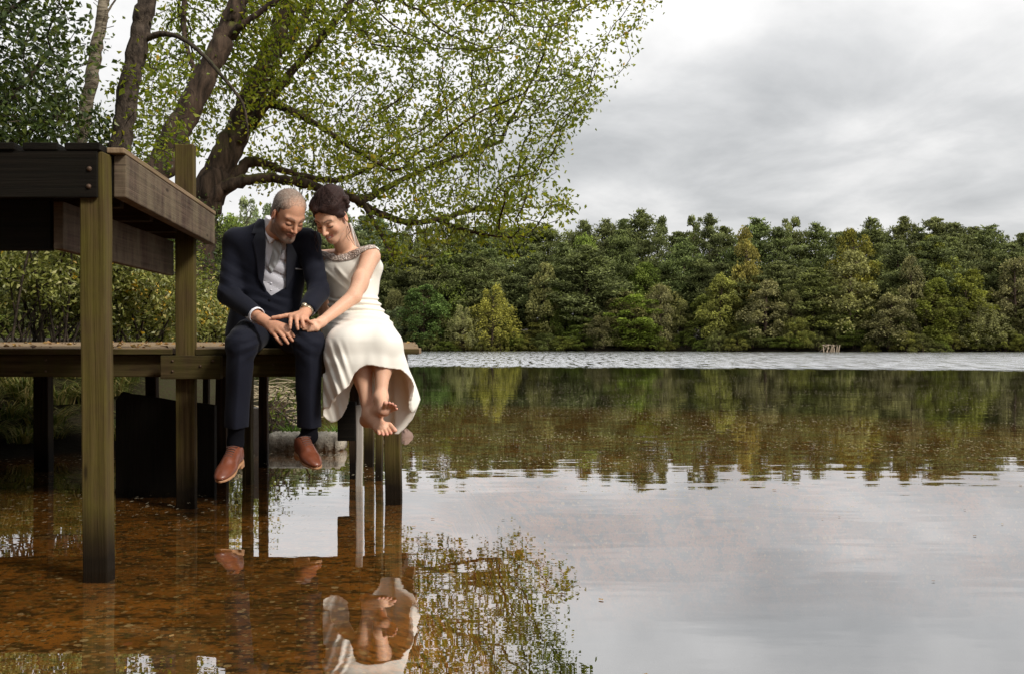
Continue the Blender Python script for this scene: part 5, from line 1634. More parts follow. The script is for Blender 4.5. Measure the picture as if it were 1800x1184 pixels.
def layer(name, polys, off, th, mat, h=.003, dispf=None, par=None, ylim=5.82, base=tor, lo_=None, hi_=None, smooth=1):
    b = Body()
    pl = [poly2(q) for q in polys]
    def f(p):
        d = pl[0](p)
        for g_ in pl[1:]: d = np.minimum(d, g_(p))
        v = np.abs(base(p) - off) - th
        if dispf is not None: v = v + dispf(p)
        return np.maximum(smax(v, d, .003), p[..., 1] - ylim).astype(np.float32)
    b.add(f, 0)
    return sculpt(name, b, lo if lo_ is None else lo_, hi if hi_ is None else hi_, h, mat, man if par is None else par, smooth=smooth)
layer("waistcoat", [[(452, 420), (466, 432), (475, 480), (505, 426), (520, 420), (520, 530), (445, 530)]], -.011, .003, M_vest, dispf=lambda p: (wr(p, .004, 90, 2) * .8).astype(np.float32))
layer("tie", [[(481, 424), (494, 425), (496, 440), (489, 462), (477, 481), (471, 470), (478, 445)]], -.008, .006, M_tie, dispf=lambda p: (.0016 * np.sin(p[..., 0] * 190 + p[..., 2] * 40 + 1.5 * np.sin(p[..., 2] * 70))).astype(np.float32))
for by in (486, 503): 
    pass
# buttons of the waistcoat
def button(bx_, by, d_, mat, r_=.006):
    b_ = Body().add(ell(PA(bx_, by, d_), A(r_, .004, r_)), 0)
    c_ = PA(bx_, by, d_); sculpt("button", b_, c_ - .012, c_ + .012, .0016, mat, man)
for bx_, by, d_ in ((478, 486, 5.712), (476.5, 498, 5.716), (476.5, 510, 5.722)): button(bx_, by, d_, M_vest)
button(473.5, 528, 5.716, M_sock, .008)
# --- jacket
JO = [(458, 370), (464, 384), (466.5, 425), (465, 471), (460, 491), (467, 509), (477, 520), (504, 504), (505, 471), (505, 427), (520, 405), (520, 380), (490, 360)]
jk = Body().add(tor, 0)
for s_, e_, w_, sh in ((SR, ER, WR, PA(416, 423, 5.80)), (SL, EL, WL, PA(542, 424, 5.745))):
    jk.add(ell(sh, A(.058, .064, .052)), .07)
    jk.add(rc(sh + A(0, 0, -.01), e_, .059, .054), .03)
    wd = w_ - e_; wc = e_ + wd * .80
    jk.add(rc(e_, wc, .054, .043), .014)
    jk.sub(rc(e_ + wd * .74, w_ + wd * .25, .036, .036), .002)
# flared skirts of the jacket over the hips
jk.add(loft([(PA(466, 600, 5.88), .205, .155), (PA(468, 560, 5.87), .195, .150), (PA(470, 530, 5.86), .172, .142)], 2.3), .02)
jk.cut(lambda p: -(p[..., 2] - (Zr(592, 5.9) + 0.09 * np.clip((5.80 - p[..., 1]) / .2, 0, 1))).astype(np.float32), .01)
def crease(p, ctr, rad, amp, d1, fr, ph):
    w_ = np.exp(-(np.linalg.norm(p - ctr, axis=-1) / rad) ** 2)
    s_ = np.sin(fr * (p @ np.asarray(d1)) + ph + 1.6 * np.sin(11 * p[..., 0] + 17 * p[..., 2] + ph))
    return amp * w_ * np.sign(s_) * np.abs(s_) ** 1.6
def soft(p, amp, ph=0.0):
    x, y, z = p[..., 0], p[..., 1], p[..., 2]
    return amp * (np.sin(17 * x + 9 * z + ph) * np.sin(13 * z - 7 * y + ph * 2) + .6 * np.sin(31 * z + 12 * x + 2 * np.sin(9 * x + ph)) * np.sin(19 * x + ph))
jk.disp(lambda p: (soft(p, .0032, .7) + crease(p, ER + A(.02, -.03, .03), .085, .0042, (.5, 0, .85), 130, 0) + crease(p, EL + A(-.01, -.04, .02), .085, .0042, (-.5, 0, .85), 130, 1)
    + crease(p, PA(470, 535, 5.72), .09, .0030, (.35, 0, .9), 120, 2) + crease(p, (SR + ER) / 2, .08, .0026, (.6, 0, .8), 95, 3) + crease(p, (SL + EL) / 2, .08, .0022, (-.6, 0, .8), 95, 4) + crease(p, PA(430, 500, 5.72), .10, .0022, (-.2, 0, 1), 70, 4)).astype(np.float32))
jo = poly2(JO)
jk.sub(lambda p: np.maximum(jo(p), p[..., 1] - 5.77).astype(np.float32), .002)
jk.sub(lambda p: np.where(p[..., 1] < 5.79, tor(p) + .006, .1).astype(np.float32) if False else np.full(p.shape[:-1], .5, np.float32), 0)
# front edge seam below the button, sleeve heads
jk.sub(rc(PA(472, 522, 5.722), PA(470.5, 580, 5.735), .003, .003), .002)
lo, hi = bbox_px(372, 372, 588, 615, 5.40, 6.10)
sculpt("jacket", jk, lo, hi, 0.0042, M_suit, man)
lo, hi = bbox_px(436, 376, 540, 560, 5.55, 5.90)
layer("lapel", [[(455, 384), (450, 389), (442, 412), (449, 411.5), (444, 425), (450, 453), (453.5, 490), (462, 504), (470, 513), (463, 497), (466, 471), (467.5, 425), (465, 386)]], .0045, .004, M_lapel)
layer("lapel", [[(516, 400), (531, 404), (527, 421), (518, 419), (525.5, 430), (524, 450), (516, 486), (503, 508), (502, 504), (503, 471), (503, 427), (507, 410)]], .0045, .004, M_lapel)
layer("pocket_square", [[(519, 471.3), (531.5, 472.6), (531.3, 474.6), (518.8, 473.6)]], .003, .004, M_shirt, h=.0022)
# cuffs
def ring(name, a, b, r, th, mat, par, h=.003):
    a, b = np.asarray(a), np.asarray(b); ax_ = nrm(b - a)
    bb = Body().add(lambda p: np.maximum(np.abs(rc(a - ax_ * .05, b + ax_ * .05, r, r * .98)(p)) - th, np.maximum(-((p - a) @ ax_), (p - b) @ ax_)).astype(np.float32), 0)
    lo_ = np.minimum(a, b) - r * 1.4; hi_ = np.maximum(a, b) + r * 1.4
    return sculpt(name, bb, lo_, hi_, h, mat, par)
for e_, w_ in ((ER, WR), (EL, WL)):
    d_ = w_ - e_
    ring("shirt_cuff", e_ + d_ * .72, e_ + d_ * .875, .0385, .0022, M_shirt, man, .0025)
d_ = nrm(WL - EL)
wt_ = ring("watch", WL - d_ * .022, WL - d_ * .004, .0315, .0028, M_watch, man, .002)
fc = WL - d_ * .013 + nrm(A(-.15, -.65, .75)) * .031
wf = Body().add(rc(fc, fc + nrm(A(-.15, -.65, .75)) * .004, .015, .015), 0)
sculpt("watch_face", wf, fc - .03, fc + .03, .0018, mat_plain("pale_watch_dial", (.5, .42, .3), .2, .4, 300, metal=.8), wt_)

# --- trousers
def leg_cloth(K, Aa, hipc, crease_dir, hem_t):
    b = []
    d_ = Aa - K
    return d_
tr = Body()
tr.add(loft([(PA(472, 612, 5.92), .17, .12), (PA(472, 590, 5.92), .185, .14), (PA(472, 560, 5.90), .17, .13)], 2.3), 0)
for (hp, K, Aa, cd) in ((PA(448, 582, 5.88), KR, AR, .15), (PA(500, 582, 5.88), KL, AL, .30)):
    tr.add(rc(hp, K + A(0, .03, .004), .092, .078), .03)
    tr.add(ell(K + A(0, .0, -.005), A(.072, .068, .072)), .02)
    dr = nrm(Aa - K); fw = nrm(A(cd, -1, 0) - dr * (A(cd, -1, 0) @ dr)); sd = np.cross(dr, fw)
    bot = K + dr * ((Zr(754, 5.45) - K[2]) / dr[2])
    rows = [(K + dr * -.01, .066, .066), (K + dr * .10, .064, .070), (K + dr * .22, .061, .066), ((K + bot) / 2 + dr * .09, .0585, .064), (bot, .058, .066)]
    tr.add(loft(rows, 1.45, xd=sd, yd=fw, w=dr), .012)
tr.disp(lambda p: (soft(p, .0028, 2.2) + crease(p, KR + A(.05, -.02, .0), .09, .0042, (-.55, 0, .85), 135, 0) + crease(p, KL + A(-.05, -.02, .0), .09, .0042, (.55, 0, .85), 135, 2) + crease(p, KR + A(.0, .0, .09), .10, .0032, (.1, 0, 1.0), 150, 5) + crease(p, KL + A(.0, .0, .09), .10, .0032, (.1, 0, 1.0), 150, 1)).astype(np.float32))
for K, Aa in ((KR, AR), (KL, AL)):
    dr = nrm(Aa - K); bot = K + dr * ((Zr(754, 5.45) - K[2]) / dr[2])
tr.cut(lambda p: -(p[..., 2] - (Zr(754, 5.45) + .010 * np.sin((p[..., 1] - 5.4) * 20))).astype(np.float32))
tr.cut(lambda p: np.where((p[..., 1] > 5.70), -(p[..., 2] - (DK + .001)), -1).astype(np.float32))
lo, hi = bbox_px(378, 545, 582, 762, 5.30, 6.08)
sculpt("trousers", tr, lo, hi, 0.0042, M_suit, man)
# --- socks and shoes
for k, (K, Aa, D, heel) in enumerate(((KR, AR, nrm(A(-.09, -.93, -.27)), PA(421, 806, 5.50)), (KL, AL, nrm(A(.46, -.86, -.20)), PA(526, 793, 5.50)))):
    U = nrm(A(0, 0, 1) - D * D[2]); W_ = np.cross(D, U)
    RR = np.stack([D, W_, U])
    if k == 0: heel = PA(420, 807, 5.50)
    SH = .93; q = lambda l, w_, u: heel + (D * l + W_ * w_ + U * u) * SH
    sk = Body().add(rc(q(.035, 0, .06), Aa, .036, .037), 0).add(rc(Aa, Aa + (K - Aa) * .22, .037, .044), .02)
    lo, hi = np.minimum(q(.035, 0, .06), Aa) - .07, np.maximum(q(.035, 0, .06), Aa) + .09
    sculpt("sock", sk, lo, hi, .004, M_sock, man)
    sh = Body()
    sh.add(ell(q(.030, 0, .034), A(.044, .034, .044), RR), 0)
    sh.add(ell(q(.040, 0, .068), A(.040, .036, .034), RR), .02)
    sh.add(ell(q(.110, 0, .038), A(.075, .038, .040), RR), .03)
    sh.add(ell(q(.185, .002, .022), A(.065, .047, .030), RR), .03)
    sh.add(ell(q(.245, .002, .017), A(.052, .036, .022), RR), .025)
    sh.add(rc(q(.07, 0, .070), q(.15, 0, .045), .030, .026), .02)
    sh.cut(lambda p: (-((p - heel) @ U) + .004).astype(np.float32))
    # cap seam and facing seam
    sh.sub(lambda p: (np.abs(((p - heel) @ D) - (.205 - 4 * ((p - heel) @ W_) ** 2)) - .0012 + np.where(((p - heel) @ U) > .0, 0, 1)).astype(np.float32) if False else np.full(p.shape[:-1], .5, np.float32), 0)
    sh.sub(rc(q(.035, 0, .080), q(.03, 0, .13), .031, .036), .003)
    lo = np.min([q(a, b, c) for a in (-.02, .31) for b in (-.06, .06) for c in (-.01, .12)], 0); hi = np.max([q(a, b, c) for a in (-.02, .31) for b in (-.06, .06) for c in (-.01, .12)], 0)
    shoe = sculpt("shoe", sh, lo, hi, .0026, M_leather, man)
    so = Body()
    def outline(p):
        l = (p - heel) @ D / SH; w_ = (p - heel) @ W_ / SH
        hw = np.interp(l, [-.016, .0, .03, .07, .12, .17, .21, .25, .28, .298], [.0, .026, .038, .036, .036, .045, .049, .042, .028, .004])
        return np.maximum(np.maximum(np.abs(w_) - hw, -(l + .014)), l - .297) * SH
    so.add(lambda p: np.maximum(outline(p), np.abs(((p - heel) @ U) - .0) - .0055).astype(np.float32), 0)
    so.add(lambda p: np.maximum(np.maximum(outline(p), np.abs(((p - heel) @ U) + .013) - .012), ((p - heel) @ D) - .062).astype(np.float32), .001)
    sculpt("sole", so, lo - .02, hi + .01, .0028, M_sole, shoe)
    pth = []
    for j in range(5):
        l = .080 + j * .017; u = .1065 - (l - .07) / .08 * .029
        pts = [q(l, w_, u - 15.0 * w_ * w_ + .002) for w_ in (-.022, -.012, 0, .012, .022)]
        pth.append((np.array(pts), np.full(5, .0032)))
    pts = [q(.08 + .0, w_, .102 + .006 * math.sin(abs(w_) * 200)) for w_ in (-.03, -.016, 0, .016, .03)]
    pth.append((np.array(pts), np.full(5, .0024)))
    TV, TF = tube_np(pth, 6)
    link("laces", mesh_np("laces", TV, TF), M_lace, shoe)

# ================================================================== THE BRIDE
bride = empty("person", tuple(PA(632, 606, 5.9)), "smiling dark-haired woman in a long ivory dress, sitting barefoot on the jetty edge", "woman", "couple sitting on the jetty")
M_dress = mat_cloth("ivory_crepe", (0.86, 0.815, 0.73), 0.5, 700, 0.15, 0.04, 0.12, 0.6, 0.35)
M_hairf, nt = newmat("dark_brown_hair"); t = NT(nt)
v = t.coord('Object')
st = t.noise(t.mapping(v, (60, 420, 420), (0, .5, 0)), 1.0, 3, 0.6)
t.out(t.principled(Base_Color=t.mix(t.ramp(st, [(0.35, 0), (0.7, 1)]), (0.010, 0.0045, 0.0035), (0.055, 0.024, 0.018)), Roughness=0.5, Normal=t.bump(st, 0.8, 0.003), Specular_IOR_Level=0.18))
BC = PA(582, 380.5, 5.615); BR = frame(-25, 40)
BS = .955
skin_b = (.70, .41, .275)
bl = lambda x, y, z: BC + (x * BR[0] + y * BR[1] + z * BR[2]) * BS
B = Body()
add_head(B, BC, BR, BS, True, True)
nbb = PA(609, 441, 5.80)
B.add(rc(nbb, bl(0, -.03, -.05), .047, .047), .02)
B.add(rc(nbb + A(-.02, -.03, 0), bl(0, .02, -.085), .022, .024), .03)
SLb, SRb = PA(652, 451, 5.735), PA(556, 454, 5.90)
ELb, WLb = PA(622, 521, 5.565), PA(565, 566, 5.435)
B.add(loft([(PA(630, 590, 5.90), .15, .10), (PA(628, 545, 5.89), .115, .08), (PA(622, 510, 5.87), .105, .075), (PA(612, 480, 5.85), .125, .09), (PA(607, 458, 5.83), .135, .075), (PA(607, 446, 5.82), .10, .055)]), .03)
# collarbones / shoulders
B.add(rc(nbb + A(0, .0, -.02), SLb, .036, .043), .03); B.add(rc(nbb + A(0, .01, -.02), SRb, .036, .040), .03)
for e in (-1, 1):
    B.add(rc(nbb + A(e * .012 - .02, -.052, -.022), nbb + A(e * .09, -.035 + e * -.035, -.004), .007, .006), .012)
B.add(rc(SLb, ELb, .0445, .037), .02); B.add(rc(ELb, WLb, .037, .0235), .012)
B.add(ell(ELb + (SLb - ELb) * .35, A(.040, .040, .06)), .02)
ERb, WRb = PA(566, 525, 5.96), PA(574, 585, 6.02)
B.add(rc(SRb, ERb, .042, .034), .02); B.add(rc(ERb, WRb, .034, .024), .012)
B.add(rc(WRb, PA(577, 603, 5.98), .026, .014), .01)
for j in range(4): B.add(rc(PA(573 + j * 4, 600, 5.98), PA(571 + j * 5, 604, 5.90), .010, .007), .006)
# left hand resting under the man's fingers
hand(B, WLb, .027, pp((551, 568.5, 5.395), (551.5, 572, 5.39), (553.5, 575.3, 5.39), (557, 578, 5.395)),
     pp((540.5, 569.8, 5.385), (541, 573.5, 5.378), (544, 577, 5.378), (549.5, 580, 5.382)),
     pp((528, 571, 5.385), (529.5, 575.5, 5.38), (533.5, 579, 5.378), (541, 582, 5.38)), .0078, .0105)
finger(B, pp((560, 565, 5.40), (553, 564, 5.40), (545, 565.5, 5.40)), .0095, .0072)
KRb, KLb = PA(630, 612, 5.40), PA(674, 607, 5.38)
ARb, ALb = PA(648, 727, 5.37), PA(670, 698, 5.31)
for s_, e_, w_ in ((PA(612, 585, 5.88), KRb, ARb), (PA(655, 585, 5.88), KLb, ALb)):
    B.add(rc(s_, e_, .075, .050), .03)
    B.add(rc(e_, w_, .047, .0265), .02)
    B.add(ell(e_ + (w_ - e_) * .30 + A(0, .015, 0), A(.046, .048, .10)), .03)
# right foot (hangs, toes towards the camera and the right)
hR = PA(645, 738, 5.42)
B.add(rc(ARb, hR, .028, .030), .02)
ballR = PA(673, 752, 5.26)
B.add(rc(ARb + A(.01, -.01, -.01), ballR, .028, .024), .03); B.add(rc(hR, ballR, .026, .022), .03)
B.add(rc(PA(664, 753, 5.27), PA(684, 748, 5.27), .018, .018), .015)
tR = [((686, 747, 5.26), (694, 755.5, 5.215), .0125), ((681, 751, 5.25), (687, 760.5, 5.205), .0088), ((676, 753, 5.245), (680.5, 763, 5.20), .0084), ((670, 754, 5.25), (673.5, 763.5, 5.205), .0080), ((664, 754, 5.255), (666.5, 762, 5.215), .0078)]
for a, b, r_ in tR: B.add(rc(PA(*a), PA(*b), r_ * .95, r_ * .9), .004)
# left foot (crossed over, sole tilted up towards the camera)
hL = PA(666, 722, 5.335)
B.add(rc(ALb, hL, .027, .028), .02)
ballL = PA(676, 720, 5.20)
B.add(rc(ALb + A(0, -.01, 0), ballL, .027, .022), .03); B.add(rc(hL, ballL, .027, .022), .03)
B.add(rc(PA(672, 723, 5.19), PA(687, 717, 5.195), .017, .013), .012)
tL = [((675, 717, 5.18), (677.5, 707.5, 5.15), .0112), ((681, 716, 5.18), (684.5, 707.5, 5.15), .0078), ((685, 716, 5.185), (690, 709, 5.155), .0074), ((688, 718, 5.19), (695, 712.5, 5.16), .0070), ((689, 721, 5.19), (697.5, 718, 5.165), .0068)]
for a, b, r_ in tL: B.add(rc(PA(*a), PA(*b), r_, r_ * .92), .003)
def bride_col(V):
    L = to_local(V, BC, BR) / BS
    nh = (np.linalg.norm(L, axis=1) < .16).astype(float)
    it = [(m_ * nh, c) for m_, c in head_paint(L, skin_b, (.05, .025, .02), (.46, .085, .085), True, True)]
    for a, b, r_ in tR + tL:
        dd = np.linalg.norm(V - PA(*b), axis=1); it.append((np.clip(1.5 - dd / .014, 0, 1) * .55, (.66, .27, .20)))
    dd = np.linalg.norm(V - PA(674, 724, 5.20), axis=1); it.append((np.clip(1.6 - dd / .035, 0, 1) * .45, (.60, .27, .19)))
    n = vnoise(V[:, 0] * 1000, V[:, 2] * 1000, 16, 6)
    it.append((np.clip(n - .5, 0, 1) * .25, (.66, .32, .22)))
    return paint(skin_b, V, it)
lo, hi = bbox_px(520, 330, 705, 780, 5.10, 6.10)
_t0 = _time.time()
sculpt("body", B, lo, hi, 0.003, M_skin, bride, bride_col)
print("bride body", _time.time() - _t0)
# --- hair: swept-up
Hb = Body()
Hb.add(ell(bl(0, -.032, .048), A(.086, .100, .086) * BS, BR), 0)
Hb.add(ell(bl(.006, -.042, .088), A(.072, .082, .060) * BS, BR), .03)
Hb.add(ell(bl(-.038, .012, .082), A(.046, .050, .036) * BS, BR), .012)
Hb.add(ell(bl(.034, .014, .080), A(.052, .054, .042) * BS, BR), .012)
Hb.add(ell(bl(0, -.085, .02), A(.062, .05, .07) * BS, BR), .02)
for e in (-1, 1):
    Hb.add(rc(bl(e * .020, .062, .078), bl(e * .076, .012, .010), .020 * BS, .015 * BS), .018)
    Hb.add(rc(bl(e * .074, .015, .030), bl(e * .080, -.01, -.015), .013 * BS, .009 * BS), .012)
# curls pinned on both sides
for (x, y, z, r_) in ((-.082, -.02, .085, .016), (-.090, -.03, .060, .014), (.088, -.045, .075, .017), (.092, -.05, .045, .015), (.084, -.055, .02, .013), (.06, -.09, .05, .02)):
    Hb.add(ell(bl(x, y, z), A(r_, r_, r_ * .8), BR), .008)
def bface(p):
    L = ((p - BC) @ BR.T) / BS; x, y, z = L[..., 0], L[..., 1], L[..., 2]
    return (np.maximum(np.sqrt((x / .062) ** 2 + ((z + .012) / .084) ** 2) - 1, (.03 - y) / .05) * .055).astype(np.float32)
Hb.sub(bface, .008)
def bear(p):
    L = ((p - BC) @ BR.T) / BS; x, y, z = np.abs(L[..., 0]), L[..., 1], L[..., 2]
    return (np.sqrt((y + .008) ** 2 + (z + .020) ** 2) - .026 + np.where(x < .06, .5, 0)).astype(np.float32)
Hb.sub(bear, .004)
def bstr(p):
    L = ((p - BC) @ BR.T) / BS; x, y, z = L[..., 0], L[..., 1], L[..., 2]
    a = np.arctan2(x, z + .02)
    groove = (.0018 * np.sin(a * 14 + 2 * np.sin(y * 22)) + .0009 * np.sin(a * 43 + y * 40)) * np.clip((.07 - y) / .04, .15, 1)
    part = .0 * np.exp(-((x + .002 - .1 * (y - .03)) / .007) ** 2) * np.clip((y + .02) / .05, 0, 1) * (z > .03)
    return (groove + part).astype(np.float32)
Hb.disp(bstr)
lo, hi = bbox_px(538, 322, 632, 420, 5.45, 5.85)
hb = sculpt("hair", Hb, lo, hi, 0.0026, M_hairf, bride)
r = np.random.default_rng(5); pth = []
for (x0, y0, pts) in ((0, 0, [(553, 388), (555, 400), (553, 412), (557, 424), (555, 434), (559, 444)]), (0, 0, [(556, 392), (559, 405), (556, 418), (560, 430), (558, 440)]), (0, 0, [(554, 385), (551, 398), (555, 410), (552, 420), (556, 430)]),
                     (0, 0, [(613, 392), (616, 404), (613, 414), (619, 424), (624, 433)]), (0, 0, [(611, 398), (613, 408), (610, 416), (614, 424)])):
    d_ = 5.60 if pts[0][0] < 580 else 5.66
    c = catmull([PA(a + r.uniform(-.5, .5), b, d_ + .012 * math.sin(i * 1.9)) for i, (a, b) in enumerate(pts)], 6)
    pth.append((c, np.linspace(.0020, .0008, len(c))))
for q_ in pth:
    TV, TF = tube_np([q_], 5)
    link("tendril", mesh_np("tendril", TV, TF), M_hairf, hb)
# pale flower and veil wisps behind the ear
M_veil, nt = newmat("white_tulle"); t = NT(nt)
mx = t.n('ShaderNodeMixShader', {0: 0.8}); t.set(mx.inputs[1], t.n('ShaderNodeBsdfTransparent').outputs[0])
t.set(mx.inputs[2], t.principled(Base_Color=(.85, .82, .80, 1), Roughness=0.7)); t.out(mx.outputs[0])
NU, NV = 10, 16; Vv = []
for i in range(NV):
    v_ = i / (NV - 1)
    for j in range(NU):
        u_ = j / (NU - 1)
        p = PA(604 + 9 * v_ + u_ * (13 + 8 * v_) , 392 + 44 * v_, 5.72 + .11 * v_ + .012 * math.sin(u_ * 14 + v_ * 3))
        Vv.append(p)
i_ = (np.arange(NV - 1)[:, None] * NU + np.arange(NU - 1)[None]).ravel()
veil = link("veil", mesh_np("veil", np.array(Vv), np.stack([i_, i_ + 1, i_ + NU + 1, i_ + NU], 1)), M_veil, bride)
so_ = veil.modifiers.new('solid', 'SOLIDIFY'); so_.thickness = .001

# --- dress -------------------------------------------------------
yaw = math.radians(-20)
bxd, byd = A(math.cos(yaw), math.sin(yaw), 0), A(-math.sin(yaw), math.cos(yaw), 0)
brow = [(PA(628, 600, 5.89), .185, .135), (PA(628, 575, 5.89), .180, .135), (PA(627, 558, 5.885), .160, .118), (PA(624, 540, 5.88), .142, .105), (PA(620, 520, 5.87), .128, .097), (PA(616, 500, 5.86), .130, .102), (PA(611, 478, 5.845), .146, .112), (PA(609, 460, 5.835), .156, .100), (PA(608, 447, 5.83), .158, .078), (PA(608, 438, 5.83), .150, .060), (PA(608, 430, 5.83), .12, .045)]
bod = loft(brow, 2.15, xd=bxd, yd=byd)
dr_ = Body().add(bod, 0)
dr_.add(rc(SLb + A(.0, .01, .006), SLb + A(-.055, .03, .014), .052, .050), .02)
dr_.add(rc(SRb + A(.0, 0, .004), SRb + A(.05, .0, .012), .048, .046), .02)
# neckline and arm-hole cuts
neck = poly2([(556, 433), (565, 440.5), (580, 445.5), (600, 446), (618, 441.5), (635, 434.5), (653, 431), (660, 420), (640, 350), (540, 350), (545, 425)])
dr_.sub(lambda p: np.maximum(neck(p), p[..., 1] - 6.05).astype(np.float32), .003)
dr_.sub(lambda p: np.maximum(np.maximum(poly2([(556, 424), (600, 428), (650, 428), (655, 380), (550, 380)])(p), -1), -1).astype(np.float32), .003)
dr_.sub(rc(SLb + A(.0, -.012, -.004), ELb + A(.0, -.0, 0), .050, .046), .004)
dr_.sub(lambda p: np.maximum(poly2([(656, 438), (660, 436), (675, 445), (672, 480), (655, 492), (640, 492), (627, 484), (626, 470), (640, 452)])(p), p[..., 1] - 5.80).astype(np.float32), .003)
dr_.add(rc(SLb + A(-.005, .045, .010), PA(661, 470, 5.84), .036, .030), .03)
dr_.add(rc(PA(661, 470, 5.84), PA(655, 510, 5.86), .030, .028), .03)
# drape folds of the bodice and the gathered waist
def drape(p):
    x, y, z = p[..., 0], p[..., 1], p[..., 2]
    px = 900 + x / y * FPX; py = 598 - (z - EYE) / y * FPX
    front = np.clip((5.84 - y) / .04, 0, 1)
    w1 = np.clip((py - 518) / 8, 0, 1) * np.clip((574 - py) / 8, 0, 1)
    gath = .0052 * np.sin((py - .10 * (px - 620)) * .66 + 1.1 * np.sin(px * .06)) * w1
    c = (py - 455) - (px - 575) * 1.05
    c2 = (py - 470) - (px - 562) * .80
    fold = -.008 * np.exp(-(c / 5.5) ** 2) * np.clip((px - 588) / 10, 0, 1) * np.clip((625 - px) / 8, 0, 1) + .006 * np.exp(-((c - 9) / 5) ** 2) * np.clip((px - 585) / 10, 0, 1) * np.clip((622 - px) / 8, 0, 1)
    fold2 = -.006 * np.exp(-(c2 / 5) ** 2) * np.clip((512 - py) / 10, 0, 1) * np.clip((py - 462) / 8, 0, 1) * np.clip((612 - px) / 8, 0, 1)
    return (gath + (fold + fold2) * front).astype(np.float32)
# skirt over the lap
lapb = Body()
for hp, K, r0, r1 in ((PA(608, 585, 5.88), PA(619, 606, 5.40), .105, .088), (PA(655, 585, 5.88), PA(676, 607, 5.39), .105, .082)):
    lapb.add(rc(hp, K, r0, r1), .05)
lapb.add(rc(PA(632, 590, 5.7), PA(648, 606, 5.42), .10, .085), .06)
lapb.add(ell(PA(596, 612, 5.46), A(.06, .09, .08)), .06)
def hang_rows():
    return [(PA(650, 604, 5.42), .110, .085), (PA(646, 630, 5.425), .185, .130), (PA(647, 650, 5.43), .198, .142), (PA(651, 675, 5.43), .212, .142), (PA(653, 700, 5.435), .222, .132), (PA(653, 730, 5.44), .226, .130), (PA(653, 775, 5.44), .224, .126)]
hg = loft(hang_rows(), 2.1)
leftcut = lambda p: np.where(p[..., 2] < Zr(596, 5.4), (567.5 - (900 + p[..., 0] / p[..., 1] * FPX)) * .0027, -1).astype(np.float32)
def sfold(p, shell=0.0):
    x, y, z = p[..., 0], p[..., 1], p[..., 2]
    zt = np.clip((.80 - z) / .30, 0, 1.2)
    cx = -.67; th = np.arctan2(y - 5.43, x - cx)
    f = .015 * zt * np.sin(7 * th + 1.0 + 1.2 * np.sin(2 * th) + .8 * zt) + .003 * zt * np.sin(15 * th + 2.0)
    px = 900 + x / y * FPX; py = 598 - (z - EYE) / y * FPX
    # soft pulls falling from the knee on the left part of the lap
    lf = .0045 * np.sin((px - .35 * (py - 600)) * .40) * np.clip((612 - px + .2 * (py - 600)) / 15, 0, 1) * np.clip((py - 592) / 15, 0, 1) * np.clip((5.55 - y) / .1, 0, 1)
    return (f + lf + soft(p, .0022, 3.1) * np.clip((z - .6) / .1, 0, 1)).astype(np.float32)
def skirt_out(p): 
    a = smin(lapb(p), hg(p), .05)
    return a + sfold(p)
HF = np.array([(555, 725), (566, 712), (575, 706), (582, 704), (593.6, 694), (613.8, 677.5), (623, 656), (632, 647), (641, 642.5), (653, 641.5), (682, 647), (703.6, 649), (722, 662), (731, 675), (738, 696), (760, 708)])
HB = np.array([(555, 725), (570, 733), (582, 743), (592, 740), (601, 732), (612, 712), (616, 684), (624, 668), (640, 690), (655, 738), (672, 758), (690, 763), (700, 763), (712, 752), (726, 735), (734, 716), (739, 702), (760, 708)])
def hemf(p):
    y = p[..., 1]; px = 900 + p[..., 0] / y * FPX; py = 598 - (p[..., 2] - EYE) / y * FPX
    t_ = sstep(5.36, 5.47, y)
    h_ = np.interp(px, HF[:, 0], HF[:, 1]) * (1 - t_) + np.interp(px, HB[:, 0], HB[:, 1]) * t_
    return ((py - h_) * .0026).astype(np.float32)
dr_.add(lambda p: lapb(p).astype(np.float32), .035)
dr_.disp(drape)
# one garment: bodice + skirt, hollow under the knees
full = Body()
full.add(lambda p: smin(dr_(p), skirt_out(p), .02).astype(np.float32), 0)
def inner(p):
    a = smin(hg(p), lapb(p) + .02, .03) + sfold(p) + .0095
    return np.maximum(a, p[..., 2] - (Zr(622, 5.4))).astype(np.float32)
full.ops.append(('&', lambda p: -inner(p), .0))
full.cut(leftcut, .0)
full.cut(lambda p: np.where(p[..., 1] < 5.66, hemf(p), -1).astype(np.float32))
full.cut(lambda p: np.where((p[..., 1] > 5.69), -(p[..., 2] - (DK + .001)), -1).astype(np.float32))
lo, hi = bbox_px(535, 418, 760, 790, 5.22, 6.08)
_t0 = _time.time()
sculpt("dress", full, lo, hi, 0.0042, M_dress, bride)
print("dress", _time.time() - _t0)
# beaded neckline band
M_bead, nt = newmat("silver_beads"); t = NT(nt)
v = t.coord('Object')
vo = t.n('ShaderNodeTexVoronoi', {'Vector': v, 'Scale': 130.0})
vo2 = t.noise(v, 60, 3, 0.6)
c = t.mix(t.ramp(vo.outputs['Distance'], [(0.1, 0), (0.45, 1)]), (1.0, 0.95, 0.9), (0.46, 0.37, 0.32))
c = t.mix(t.ramp(vo2, [(0.4, 0), (0.6, 1)]), c, (0.52, 0.42, 0.36))
t.out(t.principled(Base_Color=c, Roughness=0.25, Metallic=0.2, Normal=t.bump(t.math('SUBTRACT', 1, vo.outputs['Distance']), 1.0, 0.004)))
bp_ = poly2([(554, 432), (565, 440), (580, 445), (600, 445.5), (618, 441), (635, 434), (650, 430.5), (659, 431), (662, 436), (648, 438), (636, 444), (629, 450), (615, 457), (596, 459.5), (573, 455), (557, 444)])
bs0 = Body().add(bod, 0).add(rc(SLb + A(.0, .01, .006), SLb + A(-.055, .03, .014), .052, .050), .02).add(rc(SRb + A(.0, 0, .004), SRb + A(.05, .0, .012), .048, .046), .02)
